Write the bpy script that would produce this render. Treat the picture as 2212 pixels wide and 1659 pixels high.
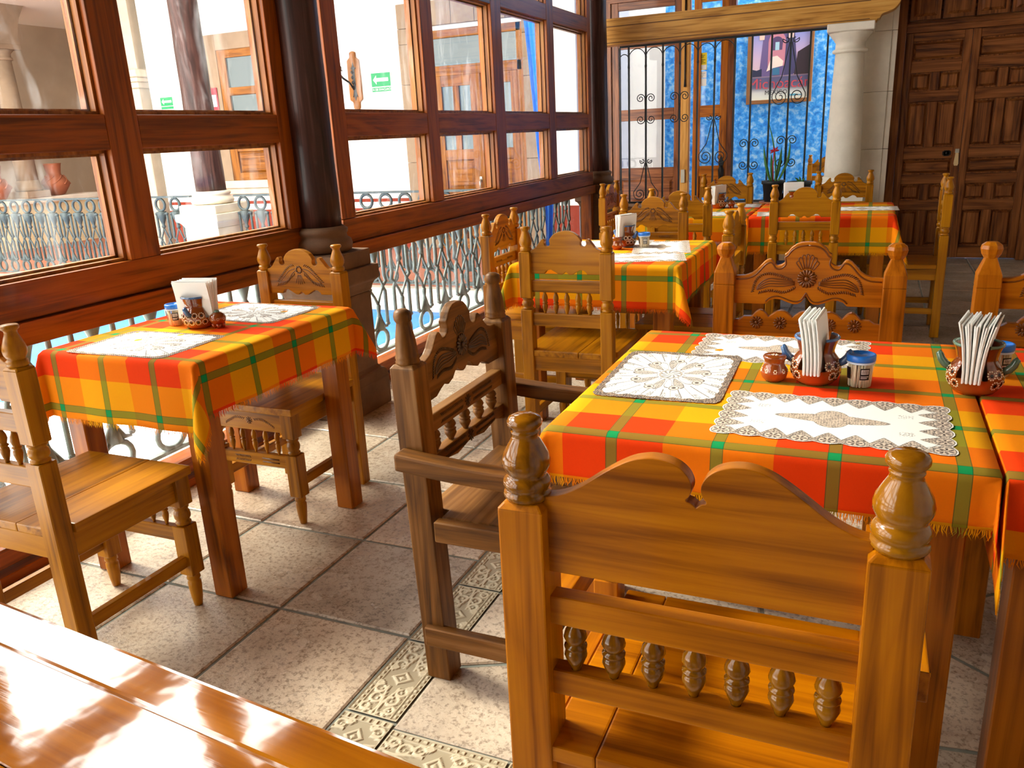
import bpy, bmesh, math, random
import numpy as np
from mathutils import Vector, Matrix, Euler
random.seed(7)
rnd = random.random
PI = math.pi
SC = bpy.context.scene
COL = SC.collection
for _o in list(bpy.data.objects):
    bpy.data.objects.remove(_o)

# ------------------------------------------------------------------ camera
EYE = Vector((0.0, 0.0, 1.32))
FPX = 1750.4
cam_d = bpy.data.cameras.new('camera')
cam = bpy.data.objects.new('camera', cam_d)
COL.objects.link(cam)
cam.location = EYE
cam.rotation_euler = (math.radians(72.900), math.radians(2.781), math.radians(23.341))
cam_d.sensor_width = 36.0
cam_d.lens = FPX / 2212.0 * 36.0
cam_d.clip_start = 0.02
cam_d.clip_end = 200
SC.camera = cam
RC = Euler(cam.rotation_euler).to_matrix()

# ------------------------------------------------------------------ sky, sun, exposure
world = bpy.data.worlds.new('world')
SC.world = world
world.use_nodes = True
wn = world.node_tree.nodes
wb = wn.get('Background') or wn.new('ShaderNodeBackground')
wb.inputs['Color'].default_value = (1.0, 0.965, 0.90, 1)
wb.inputs['Strength'].default_value = 7.5
sun_d = bpy.data.lights.new('sun', 'SUN')
sun_d.energy = 8.5
sun_d.angle = math.radians(16.0)
sun_d.color = (1.0, 0.91, 0.74)
sun = bpy.data.objects.new('sun', sun_d)
COL.objects.link(sun)
sun.rotation_euler = Vector((0.74, -0.10, -0.66)).to_track_quat('-Z', 'Y').to_euler()
SC.view_settings.view_transform = 'Standard'
SC.view_settings.look = 'None'
SC.view_settings.gamma = 1.0
SC.view_settings.exposure = 0.25
SC.view_settings.use_curve_mapping = False


def ray(x, y):
    return RC @ Vector((x - 1106.0, -(y - 829.5), -FPX))


def atz(x, y, z):
    d = ray(x, y)
    return EYE + d * ((z - EYE.z) / d.z)


def atx(x, y, X):
    d = ray(x, y)
    return EYE + d * (X / d.x)


def aty(x, y, Y):
    d = ray(x, y)
    return EYE + d * (Y / d.y)


# ------------------------------------------------------------------ materials
def lin(h):
    h = h.lstrip('#')
    v = [int(h[i:i + 2], 16) / 255.0 for i in (0, 2, 4)]
    return tuple(((c + 0.055) / 1.055) ** 2.4 if c > 0.04045 else c / 12.92 for c in v) + (1.0,)


MATS = {}


def newmat(name):
    m = bpy.data.materials.new(name)
    m.use_nodes = True
    nt = m.node_tree
    b = nt.nodes.get('Principled BSDF')
    return m, nt, b


def N(nt, t, **kw):
    n = nt.nodes.new(t)
    for k, v in kw.items():
        setattr(n, k, v)
    return n


def math_n(nt, op, a, b=None, c=None):
    n = nt.nodes.new('ShaderNodeMath')
    n.operation = op
    for i, v in enumerate((a, b, c)):
        if v is None:
            continue
        if isinstance(v, (int, float)):
            n.inputs[i].default_value = v
        else:
            nt.links.new(v, n.inputs[i])
    return n.outputs[0]


def mixc(nt, fac, a, b, blend='MIX'):
    n = nt.nodes.new('ShaderNodeMix')
    n.data_type = 'RGBA'
    n.blend_type = blend
    for sock, v in ((n.inputs['Factor'], fac), (n.inputs[6], a), (n.inputs[7], b)):
        if isinstance(v, (int, float)):
            sock.default_value = v
        elif isinstance(v, tuple):
            sock.default_value = v
        else:
            nt.links.new(v, sock)
    return n.outputs[2]


def ramp(nt, fac, stops, interp='LINEAR'):
    n = nt.nodes.new('ShaderNodeValToRGB')
    n.color_ramp.interpolation = interp
    els = n.color_ramp.elements
    while len(els) < len(stops):
        els.new(0.5)
    for e, (p, c) in zip(els, stops):
        e.position = p
        e.color = c
    nt.links.new(fac, n.inputs[0])
    return n.outputs[0]


def objcoord(nt, rand=True):
    tc = N(nt, 'ShaderNodeTexCoord')
    if not rand:
        return tc.outputs['Object']
    oi = N(nt, 'ShaderNodeObjectInfo')
    k = math_n(nt, 'MULTIPLY', oi.outputs['Random'], 37.0)
    va = N(nt, 'ShaderNodeVectorMath', operation='ADD')
    nt.links.new(tc.outputs['Object'], va.inputs[0])
    nt.links.new(k, va.inputs[1])
    return va.outputs[0]


def mapping(nt, vec, scale=(1, 1, 1), rot=(0, 0, 0), loc=(0, 0, 0)):
    mp = N(nt, 'ShaderNodeMapping')
    mp.inputs['Scale'].default_value = scale
    mp.inputs['Rotation'].default_value = rot
    mp.inputs['Location'].default_value = loc
    nt.links.new(vec, mp.inputs['Vector'])
    return mp.outputs[0]


def noise(nt, vec, scale, detail=4, rough=0.55, dist=0.0):
    n = N(nt, 'ShaderNodeTexNoise')
    n.inputs['Scale'].default_value = scale
    n.inputs['Detail'].default_value = detail
    n.inputs['Roughness'].default_value = rough
    n.inputs['Distortion'].default_value = dist
    nt.links.new(vec, n.inputs['Vector'])
    return n.outputs['Fac']


def bump(nt, b, h, strength=0.2, dist=0.002):
    n = N(nt, 'ShaderNodeBump')
    n.inputs['Strength'].default_value = strength
    n.inputs['Distance'].default_value = dist
    nt.links.new(h, n.inputs['Height'])
    nt.links.new(n.outputs[0], b.inputs['Normal'])


def plain(name, col, rough=0.5, metal=0.0, coat=0.0, var=0.0, vscale=8.0, bmp=0.0, spec=0.5, sheen=0.0):
    key = name
    if key in MATS:
        return MATS[key]
    m, nt, b = newmat(name)
    c = lin(col) if isinstance(col, str) else col
    b.inputs['Base Color'].default_value = c
    b.inputs['Roughness'].default_value = rough
    b.inputs['Metallic'].default_value = metal
    b.inputs['Coat Weight'].default_value = coat
    b.inputs['Coat Roughness'].default_value = 0.12
    b.inputs['Specular IOR Level'].default_value = spec
    if var or bmp:
        v = objcoord(nt)
        f = noise(nt, v, vscale, 6, 0.62)
        if var:
            dk = tuple(x * (1 - var) for x in c[:3]) + (1,)
            lt = tuple(min(1, x * (1 + var * .7)) for x in c[:3]) + (1,)
            nt.links.new(ramp(nt, f, [(0.3, dk), (0.7, lt)]), b.inputs['Base Color'])
        if bmp:
            f2 = noise(nt, v, vscale * 6, 5, 0.65)
            bump(nt, b, f2, bmp, 0.003)
    MATS[key] = m
    return m


WOODS = {
    # name: (dark, mid, light, roughness, coat)
    'honey': ('#783c00', '#b06600', '#c87c00', 0.36, 0.1),
    'gold': ('#6a3e00', '#a46802', '#b87c06', 0.36, 0.1),
    'cinnamon': ('#723a02', '#ae6208', '#c67812', 0.34, 0.12),
    'walnut': ('#3c220a', '#704616', '#92683a', 0.5, 0.05),
    'table': ('#6a3402', '#a25806', '#b66a0c', 0.38, 0.1),
    'pine': ('#5f2c08', '#8a5018', '#a06a2a', 0.45, 0.1),
    'frame': ('#562804', '#8c4407', '#a2560d', 0.42, 0.1),
    'oldpost': ('#1c0e0a', '#3a201a', '#5a3a32', 0.5, 0.1),
    'door': ('#38190a', '#74401c', '#985e30', 0.42, 0.15),
    'beam': ('#8e5c1e', '#c68f42', '#d8a658', 0.55, 0.05),
    'outdoor': ('#5e3208', '#945a18', '#a86c26', 0.5, 0.05),
    'turned': ('#5e3402', '#8e5806', '#a46c10', 0.16, 0.5),
    'varnish': ('#5a2c03', '#844a07', '#9a5c0c', 0.07, 1.0),
}


def wood(kind, ax='z', sc=1.0):
    key = 'wood_%s_%s' % (kind, ax)
    if key in MATS:
        return MATS[key]
    dk, md, lt, rg, ct = WOODS[kind]
    m, nt, b = newmat(key)
    v = objcoord(nt)
    s = [48.0, 48.0, 48.0]
    s['xyz'.index(ax)] = 1.6
    mv = mapping(nt, v, tuple(x * sc for x in s))
    f1 = noise(nt, mv, 1.0, 5, 0.6, 0.6)
    s2 = [5.0, 5.0, 5.0]
    s2['xyz'.index(ax)] = 0.7
    f2 = noise(nt, mapping(nt, v, tuple(s2)), 1.0, 3, 0.5, 1.2)
    f2 = math_n(nt, 'PINGPONG', math_n(nt, 'MULTIPLY', f2, 8.0), 1.0)
    f = math_n(nt, 'ADD', math_n(nt, 'MULTIPLY', f1, 0.8), math_n(nt, 'MULTIPLY', f2, 0.2))
    c = ramp(nt, f, [(0.28, lin(dk)), (0.5, lin(md)), (0.75, lin(lt))])
    nt.links.new(c, b.inputs['Base Color'])
    b.inputs['Roughness'].default_value = rg
    b.inputs['Specular IOR Level'].default_value = 0.5 if kind == 'varnish' else 0.22
    b.inputs['Coat Weight'].default_value = ct
    b.inputs['Coat Roughness'].default_value = 0.06 if kind == 'varnish' else 0.1
    if kind == 'varnish':
        b.inputs['Coat IOR'].default_value = 1.75
        wv = noise(nt, v, 7.0, 3, 0.5)
        cb = N(nt, 'ShaderNodeBump')
        cb.inputs['Strength'].default_value = 0.5
        cb.inputs['Distance'].default_value = 0.004
        nt.links.new(wv, cb.inputs['Height'])
        nt.links.new(cb.outputs[0], b.inputs['Coat Normal'])
    bump(nt, b, f1, 0.12, 0.001)
    MATS[key] = m
    return m


def iron(name='wrought_iron', col='#1c2326', rough=0.5):
    return plain(name, col, rough, 0.3, 0, 0.3, 30)


# ------------------------------------------------------------------ mesh builder
class MB:
    def __init__(self):
        self.v = []
        self.f = []
        self.sm = []
        self.parts = []

    def add(self, vs, fs, smooth=False):
        o = len(self.v)
        self.parts.append((o, len(self.f)))
        self.v.extend([tuple(p) for p in vs])
        for f in fs:
            self.f.append(tuple(i + o for i in f))
            self.sm.append(smooth)
        return self

    def box(self, x0, x1, y0, y1, z0, z1):
        vs = [(x, y, z) for z in (z0, z1) for y in (y0, y1) for x in (x0, x1)]
        fs = [(0, 2, 3, 1), (4, 5, 7, 6), (0, 1, 5, 4), (2, 6, 7, 3), (0, 4, 6, 2), (1, 3, 7, 5)]
        return self.add(vs, fs)

    def frustum(self, x0, x1, z0, z1, y0, y1, ins):
        """raised panel: base rectangle (x,z) at y0, smaller rectangle at y1"""
        vs = [(x0, y0, z0), (x1, y0, z0), (x1, y0, z1), (x0, y0, z1),
              (x0 + ins, y1, z0 + ins), (x1 - ins, y1, z0 + ins), (x1 - ins, y1, z1 - ins), (x0 + ins, y1, z1 - ins)]
        fs = [(4, 5, 6, 7), (0, 1, 5, 4), (1, 2, 6, 5), (2, 3, 7, 6), (3, 0, 4, 7), (3, 2, 1, 0)]
        return self.add(vs, fs)

    def prism(self, poly, a, b, plane='xz'):
        """poly in plane, extruded along the remaining axis from a to b"""
        n = len(poly)
        def P(p, t):
            if plane == 'xz':
                return (p[0], t, p[1])
            if plane == 'xy':
                return (p[0], p[1], t)
            return (t, p[0], p[1])
        vs = [P(p, a) for p in poly] + [P(p, b) for p in poly]
        fs = [tuple(range(n)), tuple(range(2 * n - 1, n - 1, -1))]
        for i in range(n):
            j = (i + 1) % n
            fs.append((i, i + n, j + n, j))
        return self.add(vs, fs)

    def lathe(self, prof, n=16, c=(0, 0), smooth=True, caps=True, rot=0.0):
        vs = []
        for r, z in prof:
            for k in range(n):
                a = 2 * PI * k / n + rot
                vs.append((c[0] + r * math.cos(a), c[1] + r * math.sin(a), z))
        fs = []
        m = len(prof)
        for i in range(m - 1):
            for k in range(n):
                k2 = (k + 1) % n
                fs.append((i * n + k, i * n + k2, (i + 1) * n + k2, (i + 1) * n + k))
        self.add(vs, fs, smooth)
        if caps:
            o = len(self.v) - len(vs)
            self.f.append(tuple(o + k for k in range(n - 1, -1, -1)))
            self.sm.append(False)
            self.f.append(tuple(o + (m - 1) * n + k for k in range(n)))
            self.sm.append(False)
        return self

    def tube(self, pts, r, n=6, flat=None, closed=False, smooth=True):
        """sweep a circle of radius r (number or list) along pts; flat=(axis,scale) squashes along an axis"""
        P = [Vector(p) for p in pts]
        m = len(P)
        rs = r if isinstance(r, (list, tuple)) else [r] * m
        vs = []
        up = None
        for i in range(m):
            if closed:
                t = P[(i + 1) % m] - P[i - 1]
            else:
                t = P[min(i + 1, m - 1)] - P[max(i - 1, 0)]
            if t.length < 1e-9:
                t = Vector((0, 0, 1))
            t.normalize()
            if up is None:
                up = Vector((0, 0, 1)) if abs(t.z) < .9 else Vector((0, 1, 0))
            s = t.cross(up)
            if s.length < 1e-6:
                s = t.cross(Vector((1, 0, 0)))
            s.normalize()
            up = s.cross(t).normalized()
            for k in range(n):
                a = 2 * PI * k / n
                d = (s * math.cos(a) + up * math.sin(a)) * rs[i]
                if flat:
                    d[flat[0]] *= flat[1]
                vs.append(P[i] + d)
        fs = []
        for i in range(m if closed else m - 1):
            i2 = (i + 1) % m
            for k in range(n):
                k2 = (k + 1) % n
                fs.append((i * n + k, i * n + k2, i2 * n + k2, i2 * n + k))
        if not closed:
            fs.append(tuple(range(n - 1, -1, -1)))
            fs.append(tuple((m - 1) * n + k for k in range(n)))
        return self.add(vs, fs, smooth)

    def ball(self, c, rx, ry=None, rz=None, n=8, m=5):
        ry = rx if ry is None else ry
        rz = rx if rz is None else rz
        vs = [(c[0], c[1], c[2] - rz)]
        for i in range(1, m):
            t = PI * i / m
            for k in range(n):
                a = 2 * PI * k / n
                vs.append((c[0] + rx * math.sin(t) * math.cos(a), c[1] + ry * math.sin(t) * math.sin(a), c[2] - rz * math.cos(t)))
        vs.append((c[0], c[1], c[2] + rz))
        fs = []
        for k in range(n):
            fs.append((0, 1 + (k + 1) % n, 1 + k))
        for i in range(m - 2):
            for k in range(n):
                a = 1 + i * n + k
                b = 1 + i * n + (k + 1) % n
                fs.append((a, b, b + n, a + n))
        o = 1 + (m - 2) * n
        for k in range(n):
            fs.append((o + k, o + (k + 1) % n, len(vs) - 1))
        return self.add(vs, fs, True)

    def mesh(self, name, bev=0.0, seg=1):
        me = bpy.data.meshes.new(name)
        me.from_pydata(self.v, [], self.f)
        me.polygons.foreach_set('use_smooth', self.sm)
        bm = bmesh.new()
        bm.from_mesh(me)
        bmesh.ops.recalc_face_normals(bm, faces=bm.faces)
        if bev > 0:
            es = [e for e in bm.edges if len(e.link_faces) == 2 and not (e.link_faces[0].smooth and e.link_faces[1].smooth)
                  and e.calc_face_angle(0) > 0.6]
            if es:
                bmesh.ops.bevel(bm, geom=es, offset=bev, segments=seg, profile=0.6, affect='EDGES', clamp_overlap=True)
        bm.to_mesh(me)
        bm.free()
        me.update()
        return me

    def obj(self, name, mat, parent=None, bev=0.0, seg=1):
        return mkobj(name, self.mesh(name, bev, seg), mat, parent)


def objs(mb, name, mat, parent=None, bev=0.0, seg=1):
    """one object for every shape added to the builder"""
    ends = mb.parts[1:] + [(len(mb.v), len(mb.f))]
    out = []
    for (v0, f0), (v1, f1) in zip(mb.parts, ends):
        q = MB()
        q.v = mb.v[v0:v1]
        q.f = [tuple(i - v0 for i in f) for f in mb.f[f0:f1]]
        q.sm = mb.sm[f0:f1]
        out.append(q.obj(name, mat, parent, bev, seg))
    return out


def mkobj(name, me, mat, parent=None, loc=(0, 0, 0), rot=(0, 0, 0)):
    o = bpy.data.objects.new(name, me)
    COL.objects.link(o)
    if mat is not None and me is not None and len(me.materials) == 0:
        me.materials.append(mat)
    o.location = loc
    o.rotation_euler = rot
    if parent is not None:
        o.parent = parent
    if name.startswith(('carving', 'painted_dots', 'painted_centres', 'painted_top')):
        o['kind'] = 'stuff'
    return o


def thing(name, label, cat, loc=(0, 0, 0), rz=0.0, group=None):
    o = bpy.data.objects.new(name, None)
    COL.objects.link(o)
    o.empty_display_size = 0.1
    o.location = loc
    o.rotation_euler = (0, 0, rz)
    return tag(o, label, cat, group)


def tag(o, label=None, cat=None, group=None, kind=None):
    if label:
        o['label'] = label
    if cat:
        o['category'] = cat
    if group:
        o['group'] = group
    if kind:
        o['kind'] = kind
    return o


def dup(root, loc, rz=None, label=None):
    r = root.copy()
    COL.objects.link(r)
    r.location = loc
    if rz is not None:
        r.rotation_euler = (0, 0, rz)
    if label:
        r['label'] = label
    for ch in list(root.children):
        c = ch.copy()
        COL.objects.link(c)
        c.parent = r
        for g in list(ch.children):
            d = g.copy()
            COL.objects.link(d)
            d.parent = c
    return r


def spline(pts, n=4):
    """Catmull-Rom through pts"""
    out = []
    P = [Vector(p) for p in pts]
    for i in range(len(P) - 1):
        p0 = P[max(i - 1, 0)]
        p1 = P[i]
        p2 = P[i + 1]
        p3 = P[min(i + 2, len(P) - 1)]
        for k in range(n):
            t = k / n
            out.append(0.5 * ((2 * p1) + (p2 - p0) * t + (2 * p0 - 5 * p1 + 4 * p2 - p3) * t * t + (3 * p1 - p0 - 3 * p2 + p3) * t ** 3))
    out.append(P[-1])
    return out


def mirror_profile(half):
    """half: points from x=0 outwards -> full left to right"""
    h = [(p[0], p[1]) for p in half]
    left = [(-x, z) for x, z in h[::-1]]
    return left + [p for p in h if p[0] > 1e-6]


def text_mesh(body, size, ext=0.0006, align='CENTER'):
    cu = bpy.data.curves.new('txt', 'FONT')
    cu.body = body
    cu.size = size
    cu.extrude = ext
    cu.align_x = align
    cu.align_y = 'CENTER'
    ob = bpy.data.objects.new('txt', cu)
    COL.objects.link(ob)
    dg = bpy.context.evaluated_depsgraph_get()
    me = bpy.data.meshes.new_from_object(ob.evaluated_get(dg))
    bpy.data.objects.remove(ob)
    return me

# ================================================================== SETTING
def glass_mat(name='window_glass', dust=0.08):
    if name in MATS:
        return MATS[name]
    m, nt, b = newmat(name)
    out = nt.nodes['Material Output']
    tr = N(nt, 'ShaderNodeBsdfTransparent')
    tr.inputs[0].default_value = (0.97, 0.985, 0.98, 1)
    gl = N(nt, 'ShaderNodeBsdfGlossy')
    gl.inputs['Roughness'].default_value = 0.02
    lw_ = N(nt, 'ShaderNodeLayerWeight')
    lw_.inputs['Blend'].default_value = 0.5
    frv = math_n(nt, 'ADD', math_n(nt, 'MULTIPLY', math_n(nt, 'POWER', lw_.outputs['Facing'], 4.0), 0.30), 0.02)
    mx = N(nt, 'ShaderNodeMixShader')
    nt.links.new(frv, mx.inputs[0])
    nt.links.new(tr.outputs[0], mx.inputs[1])
    nt.links.new(gl.outputs[0], mx.inputs[2])
    df = N(nt, 'ShaderNodeBsdfTranslucent')
    df.inputs[0].default_value = (0.85, 0.88, 0.9, 1)
    v = objcoord(nt)
    f = noise(nt, mapping(nt, v, (6, 9, 2.2)), 1.0, 8, 0.72, 0.8)
    fc = ramp(nt, f, [(0.5, (0, 0, 0, 1)), (0.85, (dust,) * 3 + (1,))])
    m2 = N(nt, 'ShaderNodeMixShader')
    nt.links.new(fc, m2.inputs[0])
    nt.links.new(mx.outputs[0], m2.inputs[1])
    nt.links.new(df.outputs[0], m2.inputs[2])
    nt.links.new(m2.outputs[0], out.inputs[0])
    MATS[name] = m
    return m


GLASS = glass_mat()


def tile_mat(name, c1, c2, c3, rough=(0.22, 0.5)):
    m, nt, b = newmat(name)
    v = objcoord(nt)
    big = noise(nt, v, 3.2, 4, 0.6, 0.4)
    c = ramp(nt, big, [(0.3, lin(c1)), (0.5, lin(c2)), (0.72, lin(c3))])
    oi = N(nt, 'ShaderNodeObjectInfo')
    tint = ramp(nt, oi.outputs['Random'], [(0, (0.82, 0.78, 0.76, 1)), (0.5, (1, 0.98, 0.95, 1)), (1, (1.08, 0.98, 0.92, 1))])
    c = mixc(nt, 1.0, c, tint, 'MULTIPLY')
    sp = noise(nt, mapping(nt, v, (75, 75, 75)), 1.0, 4, 0.75)
    pit = ramp(nt, sp, [(0.50, (1, 1, 1, 1)), (0.62, (0.40, 0.36, 0.34, 1))])
    c = mixc(nt, 0.75, c, pit, 'MULTIPLY')
    nt.links.new(c, b.inputs['Base Color'])
    rg = N(nt, 'ShaderNodeMapRange')
    rg.inputs['From Min'].default_value = 0.35
    rg.inputs['From Max'].default_value = 0.65
    rg.inputs['To Min'].default_value = rough[0]
    rg.inputs['To Max'].default_value = rough[1]
    nt.links.new(noise(nt, v, 5.0, 4, 0.6), rg.inputs['Value'])
    nt.links.new(rg.outputs[0], b.inputs['Roughness'])
    h = math_n(nt, 'ADD', math_n(nt, 'MULTIPLY', noise(nt, v, 55.0, 5, 0.75), 1.4), math_n(nt, 'MULTIPLY', noise(nt, v, 9.0, 2), 1.5))
    bump(nt, b, h, 0.35, 0.004)
    MATS[name] = m
    return m


TILE = tile_mat('floor_tile', '#a29280', '#c4b5a2', '#d6cbb9', (0.10, 0.36))
TILE2 = tile_mat('broken_tile', '#a09386', '#bcaf9f', '#cec3b4', (0.14, 0.42))
GROUT = plain('grout', '#7d8078', 0.9, var=0.25, vscale=20, bmp=0.3)


def tile_piece(name, poly, mat, parent, ch=0.006, dz=0.0):
    cx = sum(p[0] for p in poly) / len(poly)
    cy = sum(p[1] for p in poly) / len(poly)
    n = len(poly)
    q = [(p[0] - cx, p[1] - cy) for p in poly]
    top = []
    for x, y in q:
        d = math.hypot(x, y)
        k = max(0.0, 1 - ch * 1.3 / max(d, 1e-3))
        top.append((x * k, y * k))
    vs = [(x, y, -0.012) for x, y in q] + [(x, y, -0.0032) for x, y in q] + [(x, y, dz) for x, y in top]
    fs = [tuple(range(2 * n, 3 * n))]
    for i in range(n):
        j = (i + 1) % n
        fs.append((i, j, j + n, i + n))
        fs.append((i + n, j + n, j + 2 * n, i + 2 * n))
    mb = MB()
    mb.add(vs, fs)
    me = bpy.data.meshes.new(name)
    me.from_pydata(mb.v, [], mb.f)
    me.update()
    return mkobj(name, me, mat, parent, (cx, cy, 0))


floor = MB().box(-2.62, 2.7, -3.0, 8.75, -0.15, -0.005).obj('floor', GROUT)
tag(floor, 'stone-coloured tiled dining room floor with grey grout', 'floor', kind='structure')
P0 = 0.447
xs = [-1.0925 - P0 * k for k in range(4)]
xs[3] = -2.56
g = 0.0055
shared_tile = None
for r in range(0, 19):
    y0 = 1.652 - P0 * 2 + P0 * r - (P0 if r == 0 else 0) * 0
    y1 = y0 + P0
    if y0 > 8.2:
        break
    for k in range(3):
        x1, x0 = xs[k], xs[k + 1]
        w = (x1 - x0) / 2 - g
        h = P0 / 2 - g
        if k < 2 and shared_tile is not None:
            o = mkobj('floor_tile', shared_tile, TILE, floor, ((x0 + x1) / 2, (y0 + y1) / 2, 0))
        else:
            o = tile_piece('floor_tile', [(x0 + g, y0 + g), (x1 - g, y0 + g), (x1 - g, y1 - g), (x0 + g, y1 - g)], TILE, floor)
            if k == 0:
                shared_tile = o.data

# relief strip tiles
def relief_mesh(name, lx, ly):
    nx, ny = (96, 36) if lx >= ly else (36, 96)
    if abs(lx - ly) < 0.05:
        nx = ny = 48
    X, Y = np.meshgrid(np.linspace(-1, 1, nx + 1), np.linspace(-1, 1, ny + 1))
    L, W = (X, Y) if lx >= ly else (Y, X)
    asp = max(lx, ly) / min(lx, ly)
    a = np.abs(L) * asp
    b_ = np.abs(W)
    def band(d, w):
        return np.clip(1 - np.abs(d) / w, 0, 1)
    h = np.zeros_like(X)
    dm = a + b_ * 0.9
    h = np.maximum(h, band(dm - 0.30, 0.12))
    h = np.maximum(h, np.clip(1 - dm / 0.16, 0, 1))
    for (cx, cy, r) in ((0.75, 0.42, 0.24), (1.25, 0.30, 0.28), (1.75, 0.48, 0.2), (0.48, 0.6, 0.13), (2.1, 0.2, 0.22)):
        d = np.hypot(a - cx, b_ - cy)
        th = np.arctan2(b_ - cy, a - cx)
        h = np.maximum(h, band(d - r * (0.6 + 0.4 * (th + PI) / (2 * PI)), 0.09))
        h = np.maximum(h, np.clip(1 - d / 0.07, 0, 1))
    h = np.maximum(h, band(b_ - 0.12 - 0.1 * np.sin(a * 3.0), 0.08) * (a > 0.5))
    h = np.maximum(h, (b_ > 0.78) * (b_ < 0.94) * (np.sin(L * asp * 22) > 0) * 0.8)
    h = np.maximum(h, (b_ > 0.95) * 1.0)
    h = np.maximum(h, band(b_ - 0.74, 0.03))
    ed = np.maximum(np.abs(X), np.abs(Y))
    h = np.where(ed > 0.97, 0.4, h)
    h = np.clip(h * 1.8, 0, 1)
    zz = h * 0.0032
    vs = np.stack([X * lx / 2, Y * ly / 2, zz], -1).reshape(-1, 3)
    idx = np.arange((nx + 1) * (ny + 1)).reshape(ny + 1, nx + 1)
    fs = np.stack([idx[:-1, :-1], idx[:-1, 1:], idx[1:, 1:], idx[1:, :-1]], -1).reshape(-1, 4)
    me = bpy.data.meshes.new(name)
    me.from_pydata(vs.tolist(), [], fs.tolist())
    ca = me.color_attributes.new('glaze', 'FLOAT_COLOR', 'POINT')
    lo, hi = np.array(lin('#a2957c')[:3]), np.array(lin('#c6baa0')[:3])
    col = lo + (hi - lo) * h.reshape(-1, 1)
    ca.data.foreach_set('color', np.hstack([col, np.ones((len(col), 1))]).astype(np.float32).ravel())
    me.update()
    return me


def attr_mat(name, attr, rough=0.5, bmp=0.0, mult=None, transl=0.0):
    m, nt, b = newmat(name)
    at = N(nt, 'ShaderNodeAttribute', attribute_name=attr)
    c = at.outputs['Color']
    b.inputs['Roughness'].default_value = rough
    nt.links.new(c, b.inputs['Base Color'])
    if bmp:
        bump(nt, b, noise(nt, objcoord(nt), 900.0, 2), bmp, 0.0006)
    MATS[name] = m
    return m


RELIEF = attr_mat('relief_tile', 'glaze', 0.45)
strip_y = relief_mesh('relief_tile', 0.138, 0.296)
yy = 1.339
o = None
ym = yy
while ym < 8.0:
    mkobj('relief_tile', strip_y, RELIEF, floor, (-1.019, ym + 0.1495, -0.003))
    ym += 0.303
corner_t = relief_mesh('relief_corner_tile', 0.138, 0.138)
mkobj('relief_tile', corner_t, RELIEF, floor, (-1.019, 1.264, -0.003))
strip_x = relief_mesh('relief_tile_cross', 0.296, 0.138)
xm = -0.944
while xm < 2.4:
    mkobj('relief_tile', strip_x, RELIEF, floor, (xm + 0.1495, 1.246, -0.003))
    xm += 0.303
for k in range(7):
    for j in range(4):
        x0, y0 = -1.095 + 0.5 * k, 1.17 - 0.5 * (j + 1)
        tile_piece('floor_tile', [(x0 + g, y0 + g), (x0 + .5 - g, y0 + g), (x0 + .5 - g, y0 + .5 - g), (x0 + g, y0 + .5 - g)], TILE2, floor)


# crazy paving inside the border
def clip_poly(poly, nx, ny, d):
    out = []
    for i in range(len(poly)):
        p, q = poly[i], poly[(i + 1) % len(poly)]
        sp = p[0] * nx + p[1] * ny - d
        sq = q[0] * nx + q[1] * ny - d
        if sp <= 0:
            out.append(p)
        if (sp < 0 < sq) or (sq < 0 < sp):
            t = sp / (sp - sq)
            out.append((p[0] + (q[0] - p[0]) * t, p[1] + (q[1] - p[1]) * t))
    return out


rp = random.Random(11)
cell = 0.36
sites = []
nx_, ny_ = 10, 10
for j in range(ny_):
    for i in range(nx_):
        sites.append((-0.94 + (i + 0.5 + rp.uniform(-.42, .42)) * cell, 1.325 + (j + 0.5 + rp.uniform(-.42, .42)) * cell))
for si, (sx, sy) in enumerate(sites):
    poly = [(-0.944, 1.322), (2.62, 1.322), (2.62, 4.9), (-0.944, 4.9)]
    for sj, (tx, ty) in enumerate(sites):
        if sj == si or abs(tx - sx) > 1.2 or abs(ty - sy) > 1.2:
            continue
        dx, dy = tx - sx, ty - sy
        L = math.hypot(dx, dy)
        nx, ny = dx / L, dy / L
        poly = clip_poly(poly, nx, ny, (sx + tx) / 2 * nx + (sy + ty) / 2 * ny - 0.006)
        if len(poly) < 3:
            break
    if len(poly) < 3:
        continue
    area = abs(sum(poly[i][0] * poly[(i + 1) % len(poly)][1] - poly[(i + 1) % len(poly)][0] * poly[i][1] for i in range(len(poly)))) / 2
    if area < 0.006:
        continue
    tile_piece('paving_piece', poly, TILE2, floor)

TILE3 = tile_mat('plain_tile', '#7c6c5e', '#93826f', '#a39282', (0.4, 0.65))
for j in range(9):
    for i in range(8):
        x0, y0 = -0.944 + 0.447 * i, 4.905 + 0.43 * j
        x1, y1 = min(x0 + 0.447, 2.62), min(y0 + 0.43, 8.75)
        if y1 - y0 > 0.05 and x1 - x0 > 0.05:
            tile_piece('floor_tile', [(x0 + g, y0 + g), (x1 - g, y0 + g), (x1 - g, y1 - g), (x0 + g, y1 - g)], TILE3, floor)

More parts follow.
